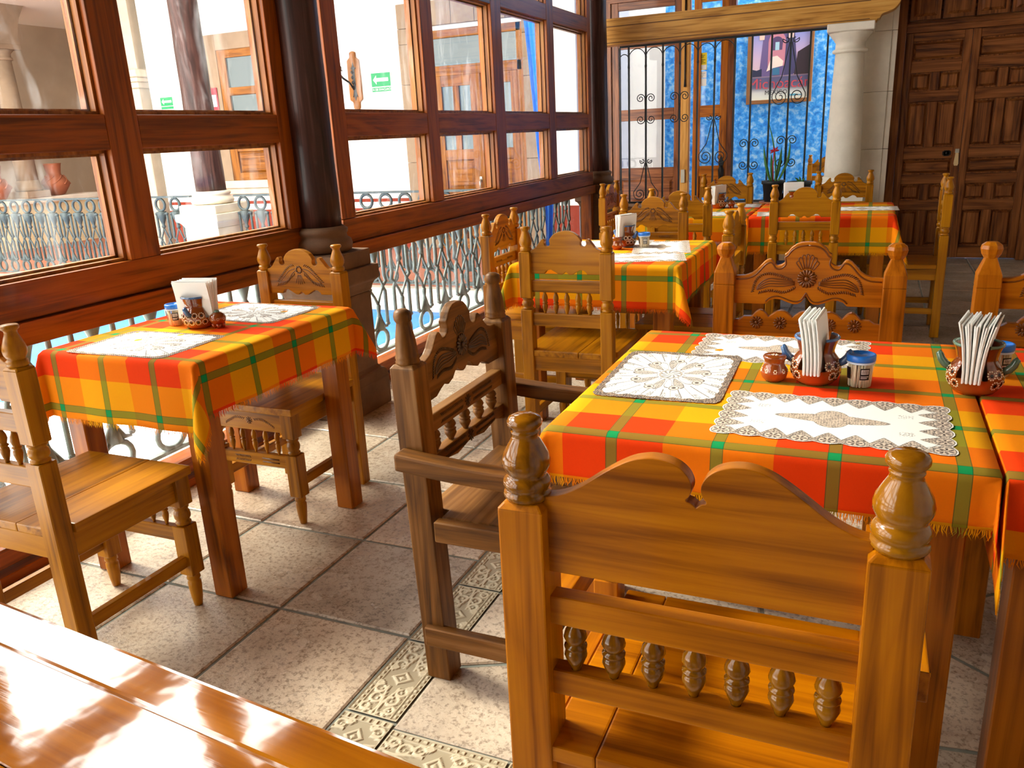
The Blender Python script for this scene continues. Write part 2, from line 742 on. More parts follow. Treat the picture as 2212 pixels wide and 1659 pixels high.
# ---------------------------------------------------------------- ceiling, right wall
PLASTER = plain('plaster', '#e6dece', 0.85, var=0.06, vscale=2.0, bmp=0.15)
ceil = MB().box(-2.95, 2.9, -3.0, 10.0, 3.42, 3.6).obj('ceiling', plain('ceiling_plaster', '#7c6038', 0.85, var=0.08))  # unseen; browned to cut bounce, cut short to let sky light onto blue wall
tag(ceil, 'unseen brown ceiling over the dining room, cut short for sky light', 'ceiling', kind='structure')
BEAMW = wood('frame', 'x')
for k in range(16):
    MB().box(-2.6, 2.7, -2.9 + 0.72 * k, -2.76 + 0.72 * k, 3.24, 3.42).obj('ceiling_beam', BEAMW, ceil)
wr = MB().box(2.62, 2.8, -3.0, 8.95, -0.1, 3.45).obj('wall_right', PLASTER)  # unseen; white for bounce, ends early to open the passage to sky light
tag(wr, 'unseen white bounce wall on the right of the dining room', 'wall', kind='structure')

wn_ = MB().box(-2.6, 2.8, -3.2, -3.0, -0.1, 3.45).obj('wall_near_added', plain('low_bounce_plaster', '#6e5a3c', 0.85, var=0.08))  # unseen wall added and darkened to cut light from behind the camera
tag(wn_, 'dark unseen wall added behind the camera to cut light from there', 'wall', kind='structure')
# ---------------------------------------------------------------- window wall
FRY, FRZ = wood('frame', 'y'), wood('frame', 'z')


def win_wall(name, label, stiles, panes, zrows, y0, y1, low_posts):
    """stiles: (y0,y1) uprights; panes: (y0,y1); zrows: list of glass (z0,z1)"""
    w = thing(name, label, 'window', (0, 0, 0))
    tag(w, kind='structure')
    xi, xo, xg = -2.497, -2.60, -2.552
    for a, b in stiles:
        MB().box(xo, xi, a, b, 0.945, 3.24).obj('stile', FRZ, w, 0.004, 2)
    zprev = 0.82
    zs = sorted(zrows)
    MB().box(xo, xi + 0.002, y0, y1, 0.822, zs[0][0]).obj('bottom_rail', FRY, w, 0.004, 2)
    for i in range(len(zs)):
        za = zs[i][1]
        zb = zs[i + 1][0] if i + 1 < len(zs) else 3.24
        for a, b in panes:
            MB().box(xo, xi - 0.001, a - 0.0, b + 0.0, za, zb).obj('cross_rail', FRY, w, 0.003, 1)
    MB().box(xo - 0.03, xi + 0.025, y0, y1, 0.742, 0.819).obj('sill_beam', FRY, w, 0.004, 2)
    MB().box(xo, xi, y0, y1, 0.052, 0.116).obj('lower_rail', FRY, w, 0.004, 1)
    MB().box(xo - 0.02, xi + 0.015, y0, y1, 0.0, 0.034).obj('floor_rail', FRY, w, 0.003, 1)
    for a, b in low_posts:
        MB().box(xo, xi, a, b, 0.034, 0.742).obj('lower_post', FRZ, w, 0.003, 1)
    for a, b in panes:
        for za, zb in zs:
            p = MB().box(xg - 0.002, xg + 0.002, a, b, za, zb).obj('pane', GLASS, w)
            mo = MB()
            e = 0.011
            mo.box(xg + 0.002, xg + 0.03, a, a + e, za, zb).box(xg + 0.002, xg + 0.03, b - e, b, za, zb)
            mo.box(xg + 0.002, xg + 0.03, a + e, b - e, za, za + e).box(xg + 0.002, xg + 0.03, a + e, b - e, zb - e, zb)
            mo.box(xg - 0.03, xg - 0.002, a, a + 0.02, za, zb).box(xg - 0.03, xg - 0.002, b - 0.02, b, za, zb)
            mo.box(xg - 0.03, xg - 0.002, a + 0.02, b - 0.02, za, za + 0.02).box(xg - 0.03, xg - 0.002, a + 0.02, b - 0.02, zb - 0.02, zb)
            mo.obj('glazing_bead', wood('pine', 'z'), p)
    lp = [y0] + [v for ab in low_posts for v in ab] + [y1]
    for i in range(0, len(lp), 2):
        if lp[i + 1] - lp[i] > 0.1:
            MB().box(xg - 0.002, xg + 0.002, lp[i], lp[i + 1], 0.116, 0.742).obj('lower_pane', GLASS, w)
    return w


ZR = [(0.945, 1.338), (1.458, 2.18), (2.30, 3.08)]
win_wall('window_1', 'wooden window wall with four visible large panes beside the two-seat table',
         [(-3.0, -2.56), (-1.67, -1.53), (-0.64, -0.52), (0.27, 0.415), (1.23, 1.375), (2.188, 2.33), (3.12, 3.225)],
         [(-2.56, -1.67), (-1.53, -0.64), (-0.52, 0.27), (0.415, 1.23), (1.375, 2.188), (2.33, 3.12)], ZR, -3.0, 3.225, [(-3.0, -2.9), (3.15, 3.225)])
ZR2 = [(0.942, 1.352), (1.47, 2.18), (2.30, 3.08)]
win_wall('window_2', 'long wooden window wall of paired panes between the two dark posts',
         [(3.54, 3.662), (4.518, 4.66), (5.515, 5.685), (6.585, 6.74), (7.62, 7.71)],
         [(3.662, 4.518), (4.66, 5.515), (5.685, 6.585), (6.74, 7.62)], ZR2, 3.54, 7.71, [(3.54, 3.6), (7.64, 7.71)])
hd = MB().box(-2.75, -2.45, -3.0, 8.4, 3.24, 3.42).obj('trim_1', wood('oldpost', 'y'))
tag(hd, 'dark wooden head beam above the window wall', 'beam', kind='structure')

# ---------------------------------------------------------------- dark posts on stone pedestals
STONE = plain('brown_stone', '#6b4c33', 0.8, var=0.3, vscale=7, bmp=0.6)
CREAM = plain('cream_stone', '#e8decd', 0.75, var=0.1, vscale=5, bmp=0.35)
PINKST = plain('pink_stone', '#9a846c', 0.8, var=0.2, vscale=4, bmp=0.4)


def sq(mb, cx, cy, h, z0, z1):
    return mb.box(cx - h, cx + h, cy - h, cy + h, z0, z1)


def dark_post(label, x, y, st=STONE, top=3.24, k=0.76, name='timber_column'):
    c = thing(name, label, 'column', (x, y, 0))
    p = MB()
    sq(p, 0, 0, 0.25 * k, 0, 0.15)
    prof = [(0.25, 0.15), (0.235, 0.19), (0.215, 0.2), (0.20, 0.215)]
    p.lathe([(r * 1.414 * k, z) for r, z in prof], 4, smooth=False, caps=False, rot=PI / 4)
    sq(p, 0, 0, 0.2 * k, 0.2, 0.60)
    prof = [(0.2, 0.6), (0.205, 0.62), (0.225, 0.65), (0.25, 0.665), (0.25, 0.735)]
    p.lathe([(r * 1.414 * k, z) for r, z in prof], 4, smooth=False, caps=True, rot=PI / 4)
    sq(p, 0, 0, 0.215 * k, 0.735, 0.815)
    p.obj('pedestal', st, c, 0.008, 2)
    b = MB().lathe([(q * k, z) for q, z in [(0.16, 0.815), (0.185, 0.825), (0.195, 0.85), (0.185, 0.875), (0.165, 0.885), (0.16, 0.90), (0.17, 0.91), (0.172, 0.925), (0.145, 0.94)]], 28)
    b.obj('base_moulding', st, c)
    n = 14
    pr = []
    for i in range(n + 1):
        t = i / n
        pr.append((k * (0.136 - 0.014 * t + 0.002 * math.sin(i * 2.1)), 0.93 + (top - 0.93) * t))
    MB().lathe(pr, 22).obj('shaft', wood('oldpost', 'z'), c)
    return c


dark_post('dark timber post on brown stone pedestal behind the two-seat table', -2.46, 3.295)
dark_post('dark timber post in shade at the far end of the long window', -2.50, 7.90)

# ---------------------------------------------------------------- far end: door wall, pier, tuscan column, beam, grille
DOORX, DOORZ = wood('door', 'x'), wood('door', 'z')
wd = MB()
wd.box(1.303, 2.7, 8.72, 8.95, 0, 3.42).box(0.0935, 1.303, 8.72, 8.95, 3.05, 3.42)
o = wd.obj('wall_end', PLASTER)
tag(o, 'plaster wall around the big panelled door', 'wall', kind='structure')
pier = thing('stone_pier', 'pale cut stone pier between the round column and the panelled door', 'pier', (0, 0, 0))
zc = [0.0, 0.53, 1.03, 1.53, 2.04, 2.56, 3.24]
for i in range(len(zc) - 1):
    MB().box(-0.36, 0.045, 8.47, 8.95, zc[i] + 0.0012, zc[i + 1] - 0.0012).obj('stone_block', CREAM, pier, 0.002, 1)
    MB().box(0.045, 0.092, 8.49, 8.95, zc[i] + 0.001, zc[i + 1] - 0.001).obj('stone_block', CREAM, pier, 0.006, 2)
door = thing('door_1', 'heavy dark brown double door with many raised panels', 'door', (0, 0, 0))
tag(door, kind='structure')
fr = MB().box(0.092, 0.164, 8.62, 8.75, 0, 3.05).box(1.235, 1.302, 8.62, 8.75, 0, 3.05).box(0.164, 1.235, 8.66, 8.75, 2.9, 3.05)
objs(fr, 'door_frame', DOORZ, door, 0.004)
MB().box(0.164, 1.235, 8.742, 8.77, 2.1, 2.9).obj('transom_back', DOORX, door)
MB().box(0.164, 1.235, 8.64, 8.76, 2.012, 2.10).box(0.164, 1.235, 8.62, 8.76, 2.06, 2.085).obj('transom_rail', DOORX, door, 0.004)
rows = [('w', 1.79, 1.93), ('s', 1.53, 1.665), ('s', 1.035, 1.41), ('w', 0.79, 0.905), ('s', 0.555, 0.68), ('s', 0.13, 0.44)]
for li in range(2):
    x0 = 0.166 + li * 0.535
    x1 = x0 + 0.533
    lf = MB().box(x0, x1, 8.715, 8.75, 0.008, 2.0125).obj('door_leaf', DOORZ, door)
    stl = MB()
    stl.box(x0, x0 + 0.062, 8.685, 8.715, 0.008, 2.0125).box(x1 - 0.062, x1, 8.685, 8.715, 0.008, 2.0125)
    objs(stl, 'leaf_stile', DOORZ, lf, 0.003)
    zz = [0.008] + [v for r in sorted(rows, key=lambda r: r[1]) for v in (r[1] - 0.012, r[2] + 0.012)] + [2.0125]
    rl = MB()
    for i in range(0, len(zz), 2):
        rl.box(x0 + 0.062, x1 - 0.062, 8.688, 8.715, zz[i], zz[i + 1])
    objs(rl, 'leaf_rail', DOORX, lf, 0.003)
    xm = (x0 + x1) / 2
    ms = MB()
    for t, a, b in rows:
        if t == 's':
            ms.box(xm - 0.035, xm + 0.035, 8.688, 8.715, a - 0.012, b + 0.012)
    objs(ms, 'leaf_muntin', DOORZ, lf, 0.003)
    for t, a, b in rows:
        sp = [(x0 + 0.072, x1 - 0.072)] if t == 'w' else [(x0 + 0.072, xm - 0.045), (xm + 0.045, x1 - 0.072)]
        for u, v in sp:
            MB().frustum(u, v, a, b, 8.715, 8.693, 0.02).obj('raised_panel', DOORX if t == 'w' else DOORZ, lf)
for k in range(4):
    u = 0.185 + k * 0.264
    fm = MB().box(u, u + 0.245, 8.70, 8.74, 2.12, 2.88).obj('transom_panel', DOORZ, door)
    for a, b in ((2.15, 2.38), (2.42, 2.84)):
        MB().frustum(u + 0.03, u + 0.215, a, b, 8.70, 8.682, 0.022).obj('raised_panel', DOORZ, fm)
BLACK = iron('black_iron', '#0e0f10', 0.45)
kn = MB().ball((0.588, 8.672, 0.965), 0.014, 0.012, 0.014)
kn.box(0.553, 0.622, 8.679, 8.686, 0.948, 0.982).box(0.565, 0.61, 8.679, 8.686, 0.94, 0.99)
kn.obj('lock_plate', BLACK, door)
ktag = thing('key_tag', 'small pale wooden tag hanging from the panelled door lock', 'tag', (0.672, 8.676, 0.0))
MB().prism([(-0.012, 0.965), (0.012, 0.965), (0.02, 0.87), (0.014, 0.852), (-0.014, 0.852), (-0.02, 0.87)], -0.003, 0.003).obj('tag_plate', plain('tag_wood', '#cfae7c', 0.6), ktag)
MB().box(-0.016, 0.016, 0.0, 0.006, 0.965, 1.0).obj('metal_hasp', plain('steel', '#b8b4aa', 0.35, 0.9), ktag)

# round column
col_x = -0.283
tc = thing('stone_column', 'round pale stone column standing on the low grille wall', 'column', (col_x, 8.26, 0))
MB().box(-0.2, 0.2, -0.2, 0.2, 0.58, 0.68).obj('plinth', CREAM, tc, 0.005)
MB().lathe([(0.17, 0.68), (0.19, 0.695), (0.19, 0.735), (0.17, 0.75), (0.16, 0.76), (0.172, 0.775), (0.172, 0.795), (0.158, 0.81)], 32).obj('base_moulding', CREAM, tc)
pr = []
for k in range(13):
    t = k / 12
    pr.append((0.152 - 0.032 * t ** 1.4, 0.8 + 1.06 * t))
MB().lathe(pr, 36).obj('shaft', CREAM, tc)
MB().lathe([(0.12, 1.86), (0.143, 1.868), (0.148, 1.88), (0.143, 1.892), (0.124, 1.90), (0.122, 1.95), (0.132, 1.96), (0.135, 1.97), (0.15, 1.985), (0.172, 2.015), (0.178, 2.03)], 36).obj('capital', CREAM, tc)
MB().box(-0.19, 0.19, -0.19, 0.19, 2.03, 2.098).obj('abacus', CREAM, tc, 0.006)

# timber beam with carved bracket end
bm_ = thing('timber_beam', 'pale carved timber beam across the top of the iron grille', 'beam', (0, 8.26, 0))
zb, zt = 2.1, 2.322
poly = [(-2.585, zb), (-0.085, zb), (-0.08, 2.115)]
poly += [tuple(p) for p in spline([(-0.06, 2.118), (-0.045, 2.15), (0.0, 2.165), (0.05, 2.185), (0.085, 2.225), (0.10, 2.27), (0.12, 2.30)], 4)]
poly += [(0.15, 2.322), (-2.585, zt)]
MB().prism(poly, -0.09, 0.09).obj('beam_body', wood('beam', 'x'), bm_, 0.004, 2)
objs(MB().box(-2.58, -0.14, -0.096, -0.09, 2.118, 2.124).box(-2.58, -0.14, -0.096, -0.09, 2.262, 2.27), 'beam_bead', plain('beam_groove', '#6d451a', 0.7), bm_)
MB().box(-2.575, 0.12, -0.08, 0.08, 2.323, 2.34).obj('cap_board', wood('beam', 'x'), bm_)

lw = MB().box(-2.42, -0.10, 8.06, 8.44, 0, 0.575).obj('wall_low', plain('tan_stone', '#9a7a58', 0.8, var=0.2, vscale=6, bmp=0.4))
tag(lw, 'low tan masonry wall under the iron grille', 'wall', kind='structure')

# iron grille
def spiral(cx, cz, r0, r1, a0, turns, n=26, y=0.0):
    out = []
    for k in range(n + 1):
        t = k / n
        r = r0 + (r1 - r0) * t
        a = a0 + turns * 2 * PI * t
        out.append((cx + r * math.cos(a), y, cz + r * math.sin(a)))
    return out


GR = iron('grille_iron', '#262b2c', 0.5)
gr = thing('iron_grille', 'black wrought iron grille with scrolls under the timber beam', 'grille', (0, 8.34, 0))
MB().box(-2.40, -0.47, -0.012, 0.012, 0.58, 0.60).obj('bottom_bar', GR, gr)
MB().box(-2.40, -0.47, -0.012, 0.012, 2.08, 2.098).obj('top_bar', GR, gr)
barx = [-2.40, -2.309, -2.138, -1.969, -1.804, -1.631, -1.471, -1.286, -1.131, -0.957, -0.79, -0.621, -0.475]
bar_me = None
for i, bx in enumerate(barx):
    if bar_me is None:
        mb = MB().box(-0.008, 0.008, -0.008, 0.008, 0.60, 2.08)
        bar_me = mb.mesh('upright_bar')
    mkobj('upright_bar', bar_me, GR, gr, (bx, 0, 0))


def curl4(cx, cz, s):
    """four C-scroll curls around an upright"""
    mb = MB()
    for sx in (-1, 1):
        for sz in (-1, 1):
            pts = [(cx + sx * 0.006, -0.006, cz + sz * 0.0)]
            sp = spiral(0, 0, s * 0.42, s * 0.08, PI, -1.6)
            for p in sp:
                pts.append((cx + sx * (s * 0.5 + p[0]), -0.006, cz + sz * (s * 0.95 + p[2])))
            mb.tube(pts, 0.0045, 5)
    return mb


def heart(cx, z0, z1, w):
    """tall teardrop of two bars with curls inside at the bottom and small curls at the apex"""
    mb = MB()
    for s in (-1, 1):
        pts = []
        for p in spiral(0, 0, w * 0.10, w * 0.26, PI * 0.5, 1.0, 14):
            pts.append((cx + s * (w * 0.27 + p[0]), -0.006, z1 - w * 0.22 + p[2]))
        pts = pts[:-3]
        pts += [(cx + s * 0.01, -0.006, z1 - w * 0.4), (cx + s * w * 0.45, -0.006, z0 + (z1 - z0) * 0.42)]
        for p in spiral(0, 0, w * 0.5, w * 0.07, 0.35, -1.9, 34):
            pts.append((cx + s * (w * 0.5 + p[0] * (1.0 if p[0] > 0 else 0.9)), -0.006, z0 + w * 0.5 + p[2]))
        mb.tube(pts, 0.0045, 5)
    return mb


for bx, cz in ((-2.138, 1.50), (-1.804, 1.50), (-1.131, 1.03), (-0.79, 1.045)):
    curl4(bx, cz, 0.105).obj('scroll', GR, gr)
for bx, z0, z1, w in ((-2.138, 0.61, 1.03, 0.13), (-1.471, 0.95, 1.42, 0.14), (-0.79, 1.46, 2.06, 0.15)):
    heart(bx, z0, z1, w).obj('scroll', GR, gr)
for i in range(0, 7):
    mb = MB()
    a, b = barx[i], barx[i + 1]
    pts = [(a, -0.006, 1.90)] + [((a + b) / 2 - (b - a) / 2 * math.cos(PI * k / 10), -0.006, 1.97 + (b - a) / 2 * math.sin(PI * k / 10) * 1.1) for k in range(11)] + [(b, -0.006, 1.90)]
    mb.tube(pts, 0.0045, 5)
    mb.ball((a, -0.003, 1.90), 0.013, 0.013, 0.02)
    mb.obj('arch_loop', GR, gr)
for bx in (-1.131, -0.957, -0.79, -0.621, -0.47):
    MB().box(bx - 0.02, bx + 0.02, -0.02, 0.02, 0.60, 0.66).obj('socket', GR, gr)

# ================================================================== BEYOND THE GRILLE
BLUE, nt, b = newmat('blue_paint')
v = objcoord(nt, False)
f = noise(nt, v, 16.0, 5, 0.62, 0.3)
nt.links.new(ramp(nt, f, [(0.36, lin('#1478dc')), (0.5, lin('#38a0f6')), (0.66, lin('#9cd4fc'))]), b.inputs['Base Color'])
b.inputs['Roughness'].default_value = 0.7
YB = 10.8
o = MB().box(-2.52, 2.62, YB, YB + 0.2, -0.1, 3.45).obj('wall_blue', BLUE)
tag(o, 'sponge-painted bright blue wall behind the iron grille', 'wall', kind='structure')
WHITE = plain('white_plaster', '#f1f0ea', 0.9, var=0.05, vscale=1.6, bmp=0.12)
o = MB().box(-3.6, -2.52, YB, YB + 0.2, -0.1, 3.45).obj('wall_white_end', WHITE)
tag(o, 'white wall seen through the glazed door beside the blue wall', 'wall', kind='structure')
o = MB().box(-2.7, 2.62, 8.75, 10.8, -0.15, -0.004).obj('floor_passage', plain('passage_floor', '#a0664c', 0.6, var=0.2))
tag(o, 'reddish floor of the passage behind the grille', 'floor', kind='structure')

# glazed wooden doors beyond the grille
YD = 9.3
D2, DZ2 = wood('cinnamon', 'x'), wood('cinnamon', 'z')
gd = thing('door_2', 'tall glazed wooden door with two leaves behind the grille', 'door', (0, YD, 0))
tag(gd, kind='structure')


def glazed_leaf(root, x0, x1, kx, kz, name='door_leaf'):
    st = 0.075
    lf = MB().box(x0, x0 + st, -0.025, 0.025, 0, 2.62).obj(name, kz, root, 0.003)
    MB().box(x1 - st, x1, -0.025, 0.025, 0, 2.62).obj('leaf_stile', kz, lf, 0.003)
    r = MB()
    for a, b in ((0.0, 0.12), (0.40, 0.50), (0.78, 0.89), (1.40, 1.52), (2.15, 2.27), (2.54, 2.62)):
        r.box(x0 + st, x1 - st, -0.023, 0.023, a, b)
    objs(r, 'leaf_rail', kx, lf, 0.003)
    for a, b in ((0.89, 1.40), (1.52, 2.15), (2.27, 2.54)):
        MB().box(x0 + st, x1 - st, -0.003, 0.003, a, b).obj('pane', GLASS, lf)
    for a, b in ((0.12, 0.40), (0.50, 0.78)):
        MB().box(x0 + st, x1 - st, -0.008, 0.02, a, b).frustum(x0 + st + .02, x1 - st - .02, a + .02, b - .02, -0.008, -0.022, 0.025).obj('panel', kx, lf)
    return lf


glazed_leaf(gd, -2.76, -1.99, wood('door', 'x'), wood('door', 'z'))
MB().box(-1.99, -1.90, -0.04, 0.04, 0, 2.62).obj('meeting_stile', wood('beam', 'z'), gd, 0.004)
glazed_leaf(gd, -1.86, -1.50, D2, DZ2)
MB().box(-2.86, -1.48, -0.05, 0.05, 2.62, 2.72).obj('head', wood('door', 'x'), gd)
objs(MB().box(-2.84, -2.765, -0.05, 0.05, 0, 2.62).box(-1.495, -1.43, -0.05, 0.05, 0, 2.62), 'jamb', wood('door', 'z'), gd)
MB().box(-1.975, -1.935, -0.06, -0.04, 0.72, 0.86).obj('lock_case', plain('lock_grey', '#b5b3a0', 0.5), gd)
hb = MB()
hb.prism([(-0.02, 0.0), (0.02, 0.0), (0.03, 0.12), (0.018, 0.16), (0.03, 0.2), (0.012, 0.24), (0.0, 0.28), (-0.012, 0.24), (-0.03, 0.2), (-0.018, 0.16), (-0.03, 0.12)], -0.036, -0.026)
hb.tube([(0, -0.036, 0.05), (0, -0.065, 0.07), (0, -0.065, 0.15), (0, -0.036, 0.17)], 0.007, 6)
o = hb.obj('pull_handle', BLACK, gd)
o.location = (-1.545, 0, 0.72)
MB().tube([(-1.945, -0.05, 2.62), (-1.945, -0.05, 1.80), (-1.95, -0.05, 1.72), (-1.94, -0.05, 1.72), (-1.945, -0.05, 1.80)], 0.008, 6).obj('bolt_rod', BLACK, gd)
nt_ = thing('yellow_notice', 'yellow paper notice taped to the glazed door', 'notice', (-1.675, YD - 0.006, 1.86))
p = aty(1516, 133, YD)
nt_.location = (p.x, YD - 0.008, p.z)
MB().box(-0.055, 0.055, -0.001, 0.001, -0.085, 0.085).obj('paper', plain('yellow_paper', '#e6cf1e', 0.7), nt_)
mb = MB()
for k, (u, w_, z) in enumerate(((0, .07, .06), (0, .05, .045), (0, .08, .015), (-.01, .06, 0.0), (0, .08, -.015))):
    mb.box(u - w_ / 2, u + w_ / 2, -0.0016, -0.001, z - 0.003, z + 0.003)
mb.obj('print', plain('olive_ink', '#5a5a12', 0.8), nt_)
MB().box(-0.05, 0.05, -0.0016, -0.001, -0.08, -0.035).obj('white_box', plain('paper_white', '#efeee8', 0.8), nt_)
p = aty(1516, 170, YD)
wnote = thing('white_notice', 'white paper notice taped below the yellow one', 'notice', (p.x, YD - 0.008, p.z))
MB().box(-0.05, 0.05, -0.001, 0.001, -0.075, 0.0).box(-0.05, 0.05, -0.001, 0.001, 0.006, 0.07).obj('paper', plain('paper_white', '#efeee8', 0.8), wnote)
mb = MB()
for k in range(3):
    mb.box(-0.04, 0.035 - 0.01 * k, -0.0016, -0.001, 0.05 - 0.016 * k, 0.053 - 0.016 * k)
mb.obj('print', plain('grey_ink', '#70757a', 0.8), wnote)

# poster
pa = aty(1612, 225, YB)
pb = aty(1752, 220, YB)
x0, x1 = pa.x, pb.x
zb_ = (pa.z + pb.z) / 2
W = x1 - x0
Hh = 0.98
ps = thing('framed_poster', 'brown-framed poster of a floodlit church at dusk on the blue wall', 'poster', ((x0 + x1) / 2, YB - 0.004, zb_))
FR2 = plain('poster_frame', '#8a5c30', 0.5, var=0.2)
t = 0.045
MB().box(-W / 2, -W / 2 + t, -0.035, 0, 0, Hh).box(W / 2 - t, W / 2, -0.035, 0, 0, Hh).box(-W / 2 + t, W / 2 - t, -0.035, 0, 0, t).box(-W / 2 + t, W / 2 - t, -0.035, 0, Hh - t, Hh).obj('frame', FR2, ps, 0.004)
m, nt, b = newmat('poster_print')
tcn = N(nt, 'ShaderNodeTexCoord')
sx = N(nt, 'ShaderNodeSeparateXYZ')
nt.links.new(tcn.outputs['Object'], sx.inputs[0])
zf = math_n(nt, 'DIVIDE', sx.outputs['Z'], Hh)
nt.links.new(ramp(nt, zf, [(0.05, lin('#e4ece0')), (0.13, lin('#d5dcda')), (0.19, lin('#6a6f90')), (0.30, lin('#5c5c84')), (0.34, lin('#e0c4cc')), (0.55, lin('#c9b4d8')), (0.8, lin('#8f9bdc')), (1.0, lin('#5f86d8'))]), b.inputs['Base Color'])
b.inputs['Roughness'].default_value = 0.35
MB().box(-W / 2 + t, W / 2 - t, -0.012, -0.006, t, Hh - t).obj('print', m, ps)
w2 = W / 2 - t


def flat(name, poly, col, y):
    return MB().prism([(px_ * w2, t + pz_ * (Hh - 2 * t)) for px_, pz_ in poly], y, y + 0.0008).obj(name, plain('ink_' + col, col, 0.4), ps)


flat('printed_tower', [(-.72, .30), (.48, .30), (.44, .8), (.34, .98), (-.55, .98), (-.62, .72)], '#6d5f92', -0.0132)
flat('printed_tower', [(.16, .30), (.62, .32), (.46, .86), (.2, .9)], '#4b4a72', -0.014)
flat('printed_hill', [(-.99, .30), (-.99, .40), (-.8, .38), (-.62, .40), (-.62, .30)], '#2c3452', -0.0142)
flat('printed_roof', [(.5, .30), (.99, .30), (.99, .66), (.6, .58)], '#39303a', -0.0144)
flat('printed_arch', [(-.42, .42)] + [(-.12 + .3 * math.cos(PI - PI * k / 10), .72 + .13 * math.sin(PI * k / 10)) for k in range(11)] + [(.16, .42)], '#c9879a', -0.0146)
flat('printed_arch', [(-.3, .62)] + [(-.12 + .2 * math.cos(PI - PI * k / 10), .72 + .07 * math.sin(PI * k / 10)) for k in range(11)] + [(.06, .62)], '#5b4a72', -0.015)
flat('printed_light', [(-.46, .36), (-.3, .54), (-.1, .55), (.12, .48), (0.1, .42), (-.2, .40)], '#f6e2d8', -0.0152)
flat('printed_window', [(-.18, .62), (-.04, .62), (-.04, .72), (-.18, .72)], '#a9d4e6', -0.0156)
flat('printed_door', [(-.24, .31), (0.0, .31), (0.0, .40), (-.24, .40)], '#3f7aa2', -0.0156)
for s in (-.66, .34):
    flat('printed_turret', [(s - .07, .76), (s + .09, .76), (s + .11, .83), (s + .02, .92), (s - .08, .83)], '#e9cdbf', -0.0158)
tm = text_mesh('Michoacán', 0.172, 0.0004)
o = mkobj('printed_title', tm, plain('title_ink', '#c8505e', 0.5), ps, (0, -0.0165, t + 0.178), (PI / 2, 0, 0))
tm = text_mesh('MÉXICO', 0.07, 0.0004)
o = mkobj('printed_word', tm, plain('dark_ink', '#2b2f34', 0.5), ps, (-0.03, -0.0165, t + 0.078), (PI / 2, 0, 0))
MB().box(0.13, 0.20, -0.013, -0.0122, t + 0.03, t + 0.052).box(0.21, 0.27, -0.013, -0.0122, t + 0.032, t + 0.044).obj('printed_logo', plain('logo_ink', '#58a9c8', 0.5), ps)

# flower pots in the grille
POTB = plain('black_plastic', '#20262a', 0.5)
LEAF = plain('plant_green', '#3f7a32', 0.5, var=0.25)


def leaf(mb, base, tip, w, bend, side):
    base, tip = Vector(base), Vector(tip)
    d = tip - base
    s = d.cross(Vector((0, 1, 0))).normalized() if abs(d.normalized().y) < .9 else Vector((1, 0, 0))
    s = (s * math.cos(side) + Vector((0, 1, 0)) * math.sin(side)).normalized()
    nrm = s.cross(d).normalized()
    vs, fs = [], []
    n = 8
    for k in range(n + 1):
        t_ = k / n
        c = base + d * t_ + nrm * bend * math.sin(t_ * PI) + Vector((0, 0, -abs(bend) * t_ * t_))
        ww = w * (0.55 + 0.45 * math.sin(t_ * PI * 0.8)) * (1 - t_ ** 3)
        vs += [c - s * ww, c + nrm * 0.12 * w, c + s * ww, c - nrm * 0.004]
    for k in range(n):
        for q in range(4):
            fs.append((k * 4 + q, k * 4 + (q + 1) % 4, k * 4 + 4 + (q + 1) % 4, k * 4 + 4 + q))
    mb.add(vs, fs, True)


fp = thing('potted_flower', 'black pot with long green leaves and a red flower at the grille', 'plant', (-0.876, 8.20, 0.588))
MB().lathe([(0.03, 0.0), (0.075, 0.0), (0.098, 0.17), (0.108, 0.17), (0.108, 0.2), (0.09, 0.2), (0.085, 0.18)], 24).obj('pot', POTB, fp)
MB().lathe([(0.12, -0.012), (0.125, 0.008), (0.115, 0.008)], 20).obj('saucer', plain('terracotta', '#a8623c', 0.7), fp)
for bx, tx, h_, bd, sd, w_ in ((0.01, 0.06, 0.36, 0.03, 0.3, 0.02), (0.02, -0.075, 0.62, 0.03, 0.8, 0.014), (-0.02, -0.1, 0.40, -0.05, 0.2, 0.016), (0.03, 0.13, 0.46, 0.06, 0.6, 0.017), (-0.01, -0.03, 0.30, 0.02, 0.0, 0.018)):
    mb = MB()
    leaf(mb, (bx, 0, 0.17), (tx, rp.uniform(-.03, .03), 0.17 + h_), w_, bd, sd)
    mb.obj('leaf', LEAF, fp)
mb = MB()
for k in range(7):
    a = k * 0.9
    leaf(mb, (0.0, -0.02, 0.47), (0.045 * math.cos(a), -0.02 + 0.03 * math.sin(a), 0.47 + 0.03 * math.sin(a * 1.7) + .01), 0.012, 0.004, 0.5)
mb.tube([(0.0, 0, 0.17), (-0.01, -0.01, 0.33), (0.0, -0.02, 0.47)], 0.005, 6)
mb.obj('flower', plain('flower_red', '#c81e32', 0.5), fp)
fp2 = thing('seedling_pot', 'black pot with a tiny seedling behind the plain-backed far chair', 'plant', (-0.64, 8.20, 0.576))
MB().lathe([(0.03, 0.0), (0.08, 0.0), (0.10, 0.17), (0.112, 0.17), (0.112, 0.2), (0.09, 0.2), (0.085, 0.18)], 24).obj('pot', POTB, fp2)
mb = MB()
for a in (0.3, 1.6, 2.6):
    leaf(mb, (0, 0, 0.18), (0.05 * math.cos(a), -0.03, 0.235 + .02 * math.sin(a)), 0.012, 0.01, 0.4)
mb.obj('leaf', LEAF, fp2)

